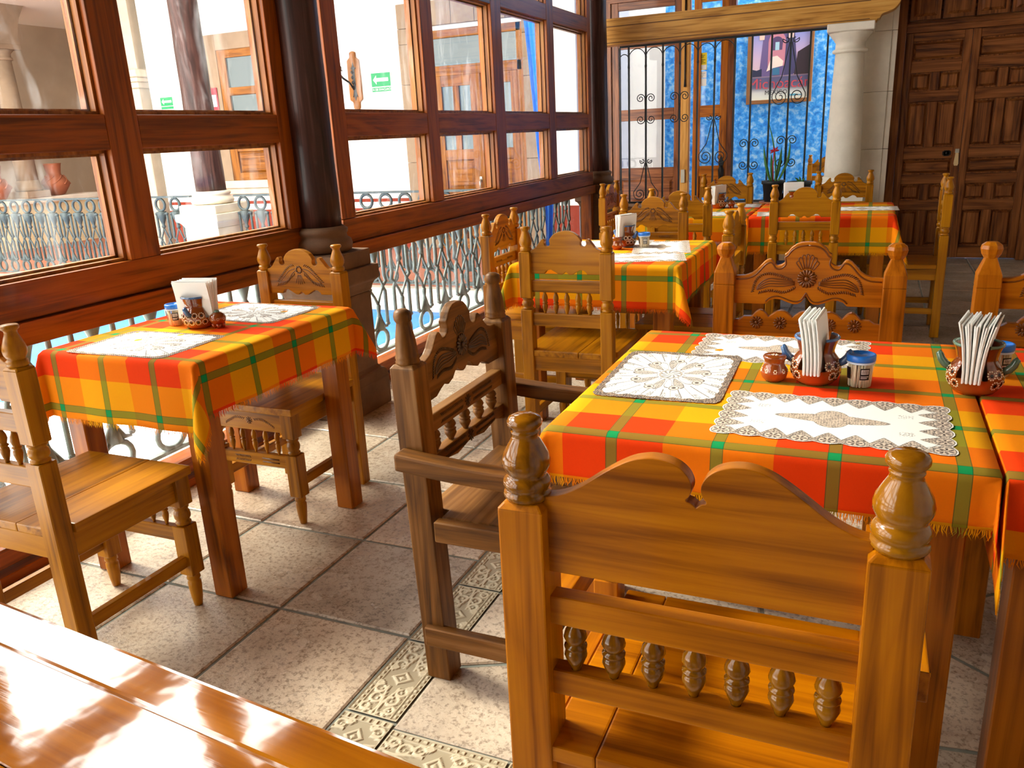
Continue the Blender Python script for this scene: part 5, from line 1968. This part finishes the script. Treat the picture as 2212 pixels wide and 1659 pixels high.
# bare varnished table in the foreground
A0, B0 = atz(0, 1295, 0.75), atz(930, 1659, 0.75)
ang = math.atan2(B0.y - A0.y, B0.x - A0.x)
ft = thing('bare_table', 'glossy bare varnished table top in the left foreground', 'table', (A0.x, A0.y, 0), ang)
VX, VY = wood('varnish', 'x'), wood('varnish', 'y')
L0, L1, DP = -0.55, 0.86, 0.72
bt = 0.062
MB().box(L0, L1, -bt, 0, 0.715, 0.75).obj('border_board', VX, ft, 0.007, 3)
MB().box(L0, L1, -DP, -DP + bt, 0.715, 0.75).obj('border_board', VX, ft, 0.007, 3)
MB().box(L1 - bt, L1, -DP + bt, -bt, 0.715, 0.7495).obj('border_board', VY, ft, 0.003, 1)
MB().box(L0, L0 + bt, -DP + bt, -bt, 0.715, 0.7495).obj('border_board', VY, ft, 0.003, 1)
nb = 5
for k in range(nb):
    a = -DP + bt + (DP - 2 * bt) * k / nb
    b = -DP + bt + (DP - 2 * bt) * (k + 1) / nb
    MB().box(L0 + bt, L1 - bt, a + .0006, b - .0006, 0.718, 0.7496).obj('plank', VX, ft, 0.0012, 1)
for sx in (L0 + .1, L1 - .1):
    for sy in (-0.1, -DP + .1):
        MB().box(sx - .04, sx + .04, sy - .04, sy + .04, 0, 0.715).obj('leg', wood('table', 'z'), ft, 0.003)

# ================================================================== LACE MATS
def lace_noise(X, Y):
    return (np.sin(X * 820) * np.sin(Y * 760) + 0.7 * np.sin(X * 560 + 2.1 * np.sin(Y * 430)) * np.sin(Y * 520 + 1.7 * np.sin(X * 410))
            + 0.5 * np.sin((X + Y) * 640) * np.sin((X - Y) * 600))


def lace_mesh(name, lx, ly, fn):
    st = 0.00125
    nx, ny = int(lx / st), int(ly / st)
    X, Y = np.meshgrid(np.linspace(-lx / 2, lx / 2, nx + 1), np.linspace(-ly / 2, ly / 2, ny + 1))
    val, keep, tint = fn(X, Y, lx / 2, ly / 2)
    Z = 0.0006 * np.sin(X * 37 + 1) * np.sin(Y * 41) + 0.0009
    white, brown = np.array([0.90, 0.90, 0.88]), np.array(lin('#34190c')[:3])
    col = white + (brown - white) * np.clip(val, 0, 1)[..., None]
    tan_ = np.array(lin('#d8b48c')[:3])
    col = col * (1 - tint[..., None]) + (col * tan_) * tint[..., None]
    idx = np.arange((nx + 1) * (ny + 1)).reshape(ny + 1, nx + 1)
    fk = keep[:-1, :-1] & keep[:-1, 1:] & keep[1:, 1:] & keep[1:, :-1]
    fs = np.stack([idx[:-1, :-1], idx[:-1, 1:], idx[1:, 1:], idx[1:, :-1]], -1)[fk]
    used = np.unique(fs)
    rem = -np.ones((nx + 1) * (ny + 1), dtype=np.int64)
    rem[used] = np.arange(len(used))
    vs = np.stack([X, Y, Z], -1).reshape(-1, 3)[used]
    fs = rem[fs]
    me = bpy.data.meshes.new(name)
    me.vertices.add(len(vs))
    me.vertices.foreach_set('co', vs.astype(np.float32).ravel())
    me.loops.add(len(fs) * 4)
    me.loops.foreach_set('vertex_index', fs.astype(np.int32).ravel())
    me.polygons.add(len(fs))
    me.polygons.foreach_set('loop_start', np.arange(0, len(fs) * 4, 4, dtype=np.int32))
    ca = me.color_attributes.new('lace', 'FLOAT_COLOR', 'POINT')
    c = col.reshape(-1, 3)[used]
    ca.data.foreach_set('color', np.hstack([c, np.ones((len(c), 1))]).astype(np.float32).ravel())
    me.update()
    me.validate()
    return me


def lace_wheel(X, Y, a, b):
    nx, ny = X / a, Y / b
    r = np.hypot(nx, ny)
    th = np.arctan2(ny, nx)
    per = np.where(np.abs(nx) > np.abs(ny), ny * 26, nx * 30)
    m = (np.abs(nx) ** 14 + np.abs(ny) ** 14) ** (1 / 14)
    keep = m < 0.985 + 0.012 * np.abs(np.sin(per)) ** 0.6
    ln = lace_noise(X, Y)
    val = np.zeros_like(X)
    bw = 0.86 + 0.035 * np.abs(np.sin(per * 0.5 + .5)) - 0.06 * (np.clip(np.minimum(np.abs(nx), np.abs(ny)) - .55, 0, 1))
    val = np.where(m > bw, np.where(ln > -0.4, 0.95, 0.15), val)
    twig = (m > 0.72) & (m <= bw) & (np.abs(np.sin(th * 12)) > 0.86) & (ln > 0.05)
    val = np.where(twig, 0.8, val)
    nS = 36
    ft_ = np.abs(((th * nS / (2 * PI)) % 1) - 0.5)
    k = np.floor(th * nS / (2 * PI)).astype(int) % 2
    thick = np.where(k == 0, 0.030, 0.012) / np.maximum(r, .2) * 1.8
    val = np.where((r > 0.60) & (m < bw - .02) & (ft_ < thick), np.where(k == 0, 0.8, 0.9), val)
    nP = 18
    kp = np.floor(th * nP / (2 * PI)).astype(int) % 2
    fp_ = np.abs(((th * nP / (2 * PI)) % 1) - 0.5) * 2
    rc, rw = np.where(kp == 0, 0.42, 0.38), np.where(kp == 0, 0.20, 0.17)
    q = ((r - rc) / rw) ** 2 + (fp_ / 0.86) ** 2
    val = np.where(q < 1, np.where(kp == 0, np.where(ln > 0.1, .75, .25), np.where(ln > 0.9, .5, .0)), val)
    val = np.where((q > 0.86) & (q < 1.14), 0.85, val)
    kl = (np.floor(th * 9 / (2 * PI) + .5).astype(int))
    fl_ = ((th * 9 / (2 * PI) + .5) % 1) - .5
    q2 = ((r - 0.57) / 0.085) ** 2 + (fl_ * 2 * PI / 9 * 0.57 / 0.085) ** 2
    val = np.where(q2 < 1, np.where(q2 < .16, .9, np.where(q2 > .6, .75, 0.05)), val)
    val = np.where((q2 > 1) & (q2 < 1.2), 0.05, val)
    val = np.where(r < 0.17, np.where(np.sin(th * 9 + r * 40) > 0.1, .7, .05), val)
    val = np.where((r > .155) & (r < .19), np.where(np.sin(th * 40) > 0, .85, .1), val)
    tint = np.where((val > .05) & (val < .5) | (q2 < 1), 0.35, 0.0)
    tint = np.where((m > bw) & (val < .5), .8, tint)
    return val, keep, tint


def lace_fans(X, Y, a, b):
    nxn = 9
    nyn = 6
    pa, pb = 2 * a / nxn, 2 * b / nyn
    ux, uy = (X + a) / pa, (Y + b) / pb
    dx, dy = a - np.abs(X), b - np.abs(Y)
    sx, sy = np.sin(PI * ux) ** 2, np.sin(PI * uy) ** 2
    keep = (dx > 0.008 * (1 - np.sqrt(sy))) & (dy > 0.008 * (1 - np.sqrt(sx)))
    keep &= ~((dx < 0.012) & (dy < 0.012) & (np.hypot(dx - .012, dy - .012) > 0.012))
    ln = lace_noise(X, Y)
    val = np.zeros_like(X)
    tint = np.zeros_like(X)
    near_x = dx < dy
    for (d, u, p) in ((dy, ux, pa), (dx, uy, pb)):
        f = np.abs((u % 1) - 0.5) * 2
        depth = 0.058 - 0.034 * f ** 1.2
        fan = (d < depth) & (d > 0.004)
        cx_ = (((u % 1) - .5) * p)
        cz_ = d - 0.019
        rr = np.hypot(cx_, cz_)
        th = np.arctan2(cz_, cx_)
        fl = (rr < 0.0125) & (rr > 0.002) & (np.cos(th * 3) ** 2 > (0.25 + .5 * (rr / .0125) ** 2))
        fill = np.where(ln > 0.1, 0.92, 0.12)
        fill = np.where((rr > 0.0150) & (rr < 0.0172), 0.85, fill)
        fill = np.where(rr < 0.0145, np.where(fl, 0.95, 0.08), fill)
        edge = np.abs(d - depth) < 0.0016
        sel = fan & ((d == np.minimum(dx, dy)))
        val = np.where(sel, fill, val)
        tint = np.where(sel & (val < .5), 0.55, tint)
        val = np.where(edge & (np.minimum(dx, dy) > .012), 0.75, val)
    lim = 0.0055
    ed = np.minimum(dx - 0.008 * (1 - np.sqrt(sy)), dy - 0.008 * (1 - np.sqrt(sx)))
    val = np.where((ed > 0.0032) & (ed < 0.0050), 0.8, val)
    val = np.where(ed < 0.0032, 0.0, val)
    # central medallion
    q = (np.abs(X) / (a * 0.48)) ** 1.6 + (np.abs(Y) / (b * 0.17)) ** 2
    q = np.minimum(q, (X / (a * .16)) ** 2 + (Y / (b * .34)) ** 2)
    val = np.where(q < 1, np.where(ln > 0.35, .9, .08), val)
    tint = np.where((q < 1) & (val < .5), .6, tint)
    val = np.where(np.abs(q - 1) < 0.05, 0.7, val)
    tw = (np.abs(np.abs(X) - a * .62) < .014) & (np.abs(np.abs(Y) - b * .36) < .010) & (ln > .5)
    val = np.where(tw, .7, val)
    return val, keep, tint


LACE = attr_mat('lace', 'lace', 0.8, 0.2)
wheel = lace_mesh('lace_wheel', 0.39, 0.285, lace_wheel)
fans = lace_mesh('lace_fans', 0.425, 0.275, lace_fans)
ZL = 0.7605


def mat_(mesh, label, x, y, rz=0.0, z=ZL):
    o = mkobj('lace_mat', mesh, LACE, None, (x, y, z), (0, 0, rz))
    tag(o, label, 'place mat', 'lace place mats')
    return o


mat_(wheel, 'wheel-patterned lace mat at the near end of the two-seat table', -2.015, 1.765, 0.03)
mat_(wheel, 'wheel-patterned lace mat at the far end of the two-seat table', -1.985, 2.225, -0.02)
mat_(wheel, 'wheel-patterned lace mat on the left of the big near table', -0.407, 1.822, PI / 2 + 0.02, ZL + .0012)
mat_(fans, 'scalloped rectangular lace mat at the front of the big near table', -0.043, 1.600, -0.012, ZL + .0006)
mat_(fans, 'scalloped rectangular lace mat behind the napkin pot on the big table', -0.19, 2.105, -0.015)
mat_(fans, 'scalloped lace mat on the front right of the middle table', -0.96, 3.60, 0.25)
mat_(fans, 'scalloped lace mat along the right side of the middle table', -0.93, 3.93, -1.35, ZL + .0008)
mat_(fans, 'scalloped lace mat at the back of the middle table', -1.22, 4.02, 0.1, ZL + .0014)
mat_(fans, 'pale lace mat at the back of the shaded far table', -0.93, 6.0, 0.05)
mat_(fans, 'pale lace mat at the front of the shaded far table', -1.03, 5.47, 0.0)
mat_(fans, 'pale lace mat at the right end of the far table by the door', -0.06, 5.72, 0.03)
mat_(fans, 'pale lace mat at the left front of the far table by the door', -0.46, 5.45, 0.1)

# ================================================================== TABLEWARE
GLAZE, nt, b = newmat('brown_glaze')
v = objcoord(nt)
sxyz = N(nt, 'ShaderNodeSeparateXYZ')
tcn = N(nt, 'ShaderNodeTexCoord')
nt.links.new(tcn.outputs['Object'], sxyz.inputs[0])
zz_ = math_n(nt, 'ADD', math_n(nt, 'MULTIPLY', sxyz.outputs['Z'], 9.0), math_n(nt, 'MULTIPLY', noise(nt, v, 22.0, 3), 0.35))
nt.links.new(ramp(nt, zz_, [(0.12, lin('#c4501c')), (0.45, lin('#8c4418')), (0.9, lin('#74360f'))]), b.inputs['Base Color'])
b.inputs['Roughness'].default_value = 0.12
b.inputs['Coat Weight'].default_value = 0.6
DOT = plain('cream_slip', '#efe6c8', 0.3)
DOTD = plain('dark_slip', '#2a1810', 0.25)
BLUEG = plain('blue_glaze', '#3a5f8e', 0.15, coat=.5)
GREENG = plain('green_glaze', '#4e6e5c', 0.15, coat=.5)
PAPER = plain('napkin_white', '#f2f4f2', 0.85)

POT_PROF = [(0.030, 0.0), (0.038, 0.0), (0.0465, 0.010), (0.0525, 0.024), (0.0540, 0.036), (0.0515, 0.048), (0.0440, 0.060), (0.0385, 0.068), (0.0375, 0.074), (0.0405, 0.086), (0.0450, 0.099), (0.0465, 0.104)]


def prof_r(z):
    for (r0, z0), (r1, z1) in zip(POT_PROF[1:], POT_PROF[2:]):
        if z0 <= z <= z1:
            return r0 + (r1 - r0) * (z - z0) / max(z1 - z0, 1e-6)
    return POT_PROF[-1][0]


def dot_on(mb, th, z, r, lift=0.0):
    rr = prof_r(z) + 0.0002 + lift
    dr = (prof_r(z + .003) - prof_r(z - .003)) / .006
    nrm = Vector((math.cos(th), math.sin(th), -dr)).normalized()
    c = Vector((rr * math.cos(th), rr * math.sin(th), z))
    t1 = Vector((-math.sin(th), math.cos(th), 0))
    t2 = nrm.cross(t1)
    vs = [c + nrm * r * .35]
    n = 7
    for k in range(n):
        a = 2 * PI * k / n
        vs.append(c + (t1 * math.cos(a) + t2 * math.sin(a)) * r)
    mb.add(vs, [(0, 1 + k, 1 + (k + 1) % n) for k in range(n)], True)


def napkin_pot(label, x, y, rz, rimmat, nlabel, nk=9, tilt=0.0, lean=0.0, fan=0.0012):
    r = thing('napkin_pot', label, 'pot', (x, y, 0.7612), rz, 'brown dotted napkin pots')
    n = 64
    slot = 6   # faces either side of the slot centre
    mb = MB()
    inner = [(max(q - 0.004, 0.001), z) for q, z in POT_PROF[::-1][:-1]] + [(0.03, 0.005)]
    prof = POT_PROF + inner
    vs, fs = [], []
    for q, z in prof:
        for k in range(n):
            a = 2 * PI * k / n
            vs.append((q * math.cos(a), q * math.sin(a), z))
    for i in range(len(prof) - 1):
        zlo = min(prof[i][1], prof[i + 1][1])
        for k in range(n):
            kk = min((k + 0.5) % 32, 32 - (k + 0.5) % 32)
            if kk < slot and zlo > 0.028 and True:
                continue
            k2 = (k + 1) % n
            fs.append((i * n + k, i * n + k2, (i + 1) * n + k2, (i + 1) * n + k))
    fs.append(tuple(range(n - 1, -1, -1)))
    fs.append(tuple((len(prof) - 1) * n + k for k in range(n)))
    mb.add(vs, fs, True)
    bo = mb.obj('body', GLAZE, r)
    rim = MB()
    for s in (0, 1):
        pts = []
        for k in range(slot, 32 - slot + 1):
            a = 2 * PI * (k + 32 * s) / n
            pts.append((0.0447 * math.cos(a), 0.0447 * math.sin(a), 0.1025))
        rim.tube(pts, [0.0036] * len(pts), 8)
    rim.obj('rim', rimmat, r)
    for s in (-1, 1):
        hm = MB()
        hm.tube([(0, s * 0.048, 0.046), (0, s * 0.058, 0.052), (0, s * 0.066, 0.062), (0, s * 0.070, 0.074), (0, s * 0.067, 0.078)], [0.0085, 0.009, 0.0085, 0.0075, 0.004], 8)
        hm.obj('lug_handle', rimmat, r)
    dd, dk = MB(), MB()
    for th in [PI / 2 + s * PI + o for s in (0, 1) for o in (-0.86, -0.5, -0.1, 0.32, 0.74, )]:
        for zc_ in ((0.046, 0.024) if abs(((th - PI / 2) % PI) - .0) > .3 else (0.026,)):
            tt = th + (0.18 if zc_ < .03 else 0)
            dot_on(dk, tt, zc_, 0.0042)
            for k in range(10):
                a = 2 * PI * k / 10
                z2 = zc_ + 0.0082 * math.sin(a)
                dot_on(dd, tt + 0.0082 * math.cos(a) / prof_r(z2), z2, 0.0019)
    dd.obj('painted_dots', DOT, r)
    dk.obj('painted_centres', DOTD, r)
    ns = thing('napkin_stack', nlabel, 'napkins', (x, y, 0.7612), rz, 'paper napkins')
    for k in range(nk):
        off = (k - (nk - 1) / 2) * 0.0026
        spread = (k - (nk - 1) / 2) * fan + tilt
        w = 0.062 + 0.003 * math.sin(k * 2.3)
        h_ = 0.122 + 0.004 * math.sin(k * 1.7)
        m2 = MB()
        nn_ = 5
        vs = []
        for j in range(nn_ + 1):
            t_ = j / nn_
            yy_ = off + spread * t_ * t_ * 1.3
            zz2 = 0.030 + h_ * t_
            vs += [(-w, yy_ - .00135, zz2), (w, yy_ - .00135, zz2 + lean * .02), (w, yy_ + .00135, zz2 + lean * .02), (-w, yy_ + .00135, zz2)]
        f2 = [(3, 2, 1, 0)]
        for j in range(nn_):
            for c_ in range(4):
                f2.append((j * 4 + c_, j * 4 + (c_ + 1) % 4, j * 4 + 4 + (c_ + 1) % 4, j * 4 + 4 + c_))
        f2.append(tuple(nn_ * 4 + c_ for c_ in range(4)))
        m2.add(vs, f2)
        me2 = bpy.data.meshes.new('napkin')
        me2.from_pydata(m2.v, [], m2.f)
        o_ = mkobj('napkin', me2, PAPER, ns, (0, 0, 0), (0, lean * 0.25 + 0.012 * math.sin(k * 3.1), 0.02 * math.sin(k * 2.1)))
    return r


def toothpick_jar(label, x, y, rz=0.0):
    r = thing('toothpick_jar', label, 'jar', (x, y, 0.7612), rz, 'plastic toothpick jars')
    cl = glass_mat('clear_plastic', 0.06)
    MB().lathe([(0.0235, 0.0), (0.0250, 0.003), (0.0285, 0.062)], 28, caps=False).lathe([(0.0002, 0.001), (0.0235, 0.001)], 28, caps=False).obj('clear_body', cl, r)
    tp = MB()
    rg = random.Random(4)
    for k in range(120):
        a = rg.uniform(0, 2 * PI)
        q = 0.0225 * math.sqrt(rg.random()) if k > 60 else 0.0222
        a2 = a + rg.uniform(-.12, .12)
        q2 = q * 1.1
        tp.tube([(q * math.cos(a), q * math.sin(a), 0.002), (q2 * math.cos(a2), q2 * math.sin(a2), 0.054 + rg.uniform(0, .006))], 0.0011, 4)
    tag(tp.obj('toothpicks', plain('birch', '#f6e4c4', 0.7), r), kind='stuff')
    bl = plain('blue_lid', '#1571d6', 0.35, coat=.2)
    MB().lathe([(0.0288, 0.058), (0.0300, 0.060), (0.0300, 0.0705), (0.0285, 0.0725), (0.024, 0.0728), (0.0235, 0.0715), (0.004, 0.0715), (0.0035, 0.070)], 30).obj('lid', bl, r)
    MB().lathe([(0.029, 0.054), (0.0292, 0.058)], 28, caps=False).obj('clear_collar', plain('frosted_collar', '#c8dcf0', 0.4), r)
    for a0, wd in ((-PI / 2 + .25, 0.75), (-PI / 2 - 1.15, 0.5)):
        lb, wh, bk = MB(), MB(), MB()

        def patch(m_, t0, t1, z0, z1, lift):
            nq = 8
            vs = []
            for k in range(nq + 1):
                a = a0 + (t0 + (t1 - t0) * k / nq) * wd / 2
                for z in (z0, z1):
                    rr = 0.0250 + 0.0035 * (z / 0.062) + lift
                    vs.append((rr * math.cos(a), rr * math.sin(a), z))
            m_.add(vs, [(2 * k, 2 * k + 2, 2 * k + 3, 2 * k + 1) for k in range(nq)], True)
        patch(lb, -1, 1, 0.020, 0.046, 0.0004)
        lb.obj('label', plain('label_black', '#16181c', 0.4), r)
        if wd > .6:
            patch(wh, -.75, .75, 0.033, 0.043, 0.0007)
            patch(wh, -.8, .8, 0.027, 0.0285, 0.0007)
            patch(wh, -.8, .5, 0.0235, 0.025, 0.0007)
            wh.obj('label_print', plain('label_white', '#e8e8e4', 0.5), r)
            for k in range(11):
                t0 = -.65 + .12 * k
                patch(bk, t0, t0 + (.07 if k % 3 else .04), 0.034, 0.042, 0.0009)
            bk.obj('barcode', plain('label_black', '#16181c'), r)
    return r


def salt_jar(label, x, y, rz=0.0):
    r = thing('salt_jar', label, 'shaker', (x, y, 0.7612), rz, 'small clay salt jars')
    MB().lathe([(0.015, 0.0), (0.02, 0.0), (0.027, 0.008), (0.0295, 0.018), (0.0285, 0.027), (0.0235, 0.036), (0.0215, 0.041), (0.0225, 0.047), (0.0255, 0.0535), (0.0258, 0.056), (0.0235, 0.0585), (0.0, 0.059)], 30).obj('body', GLAZE, r)
    dd = MB()

    def put(th, z, rad):
        rr = 0.0287 - max(0, z - .024) * .45
        dd.ball((rr * math.cos(th), rr * math.sin(th), z), rad * .9, rad * .9, rad, 6, 4)
    for k in range(9):
        th = 2 * PI * k / 9
        for q in range(6):
            a = 2 * PI * q / 6
            put(th + .105 * math.cos(a), 0.0255 + .0036 * math.sin(a), 0.0019)
    dd.obj('painted_dots', DOT, r)
    tp = MB()
    for q in range(6):
        a = 2 * PI * q / 6
        tp.ball((0.006 * math.cos(a), 0.006 * math.sin(a), 0.059), 0.002, 0.002, 0.0008, 6, 4)
    tp.obj('painted_top', DOT, r)
    return r


def footed_jar(label, x, y):
    r = thing('footed_jar', label, 'shaker', (x, y, 0.7612), 0, 'small clay salt jars')
    mb = MB().ball((0, 0, 0.030), 0.0265, 0.0265, 0.0225, 24, 12)
    for k in range(4):
        a = PI / 4 + k * PI / 2
        mb.lathe([(0.0055, 0.0), (0.0075, 0.004), (0.009, 0.014)], 10, (0.0135 * math.cos(a), 0.0135 * math.sin(a)))
    mb.obj('body', GLAZE, r)
    dd = MB()
    for k in range(8):
        th = 2 * PI * k / 8
        for q in range(7):
            a = 2 * PI * q / 7
            z = 0.031 + 0.004 * math.sin(a)
            t2 = th + .15 * math.cos(a)
            dd.ball((0.0265 * math.cos(t2), 0.0265 * math.sin(t2), z), 0.001, 0.001, 0.0011, 5, 4)
    dd.obj('painted_dots', DOT, r)
    cp_ = MB().lathe([(0.008, 0.05), (0.009, 0.054), (0.005, 0.058), (0.0, 0.0585)], 14)
    cp_.obj('stopper', GREENG, r)
    return r


# two-seat table
napkin_pot('brown dotted pot with wide napkins on the two-seat table', -2.02, 1.995, 0.20, BLUEG, 'wide white napkins standing in the two-seat table pot', 13, 0.0, 0.10, 0.0022)
toothpick_jar('toothpick jar with blue lid behind the two-seat table napkins', -2.128, 2.0, 0.5)
footed_jar('round footed clay shaker on the two-seat table', -1.945, 2.0)
# big near table
napkin_pot('brown dotted pot with blue rim in the middle of the big near table', -0.090, 1.85, PI / 2 - 0.10, BLUEG, 'folded white napkins standing in the blue-rimmed pot', 14, 0.010, -0.04, 0.0002)
salt_jar('small clay salt jar left of the blue-rimmed napkin pot', -0.176, 1.838)
toothpick_jar('clear toothpick jar with barcode label beside the blue-rimmed pot', 0.002, 1.838, 0.12)
napkin_pot('brown dotted pot with green rim at the right edge', 0.222, 1.86, PI / 2 - 0.22, GREENG, 'fanned white napkins standing in the green-rimmed pot', 13, 0.0, 0.03, 0.0022)
toothpick_jar('toothpick jar mostly hidden behind the green-rimmed pot', 0.278, 1.99, 0.3)
# middle table
napkin_pot('brown dotted pot on the middle table', -1.115, 3.95, 1.15, BLUEG, 'white napkins standing in the middle table pot', 9, 0.0, 0.12)
toothpick_jar('toothpick jar with blue lid on the middle table', -1.012, 3.915, 0.2)
salt_jar('small clay salt jar in front of the middle table napkins', -1.13, 3.845)
# far tables
napkin_pot('brown dotted pot on the shaded far table', -0.985, 5.87, 1.1, BLUEG, 'white napkins on the shaded far table', 9, 0.0, -0.15)
footed_jar('round clay shaker beside the shaded far table napkins', -0.90, 5.87)
toothpick_jar('toothpick jar left of the shaded far table napkins', -1.075, 5.87, 0.2)
napkin_pot('brown dotted pot hidden behind the plain-backed far chair', -0.50, 5.95, 0.3, GREENG, 'white napkins showing above the plain-backed far chair', 9, 0.02, 0.1)
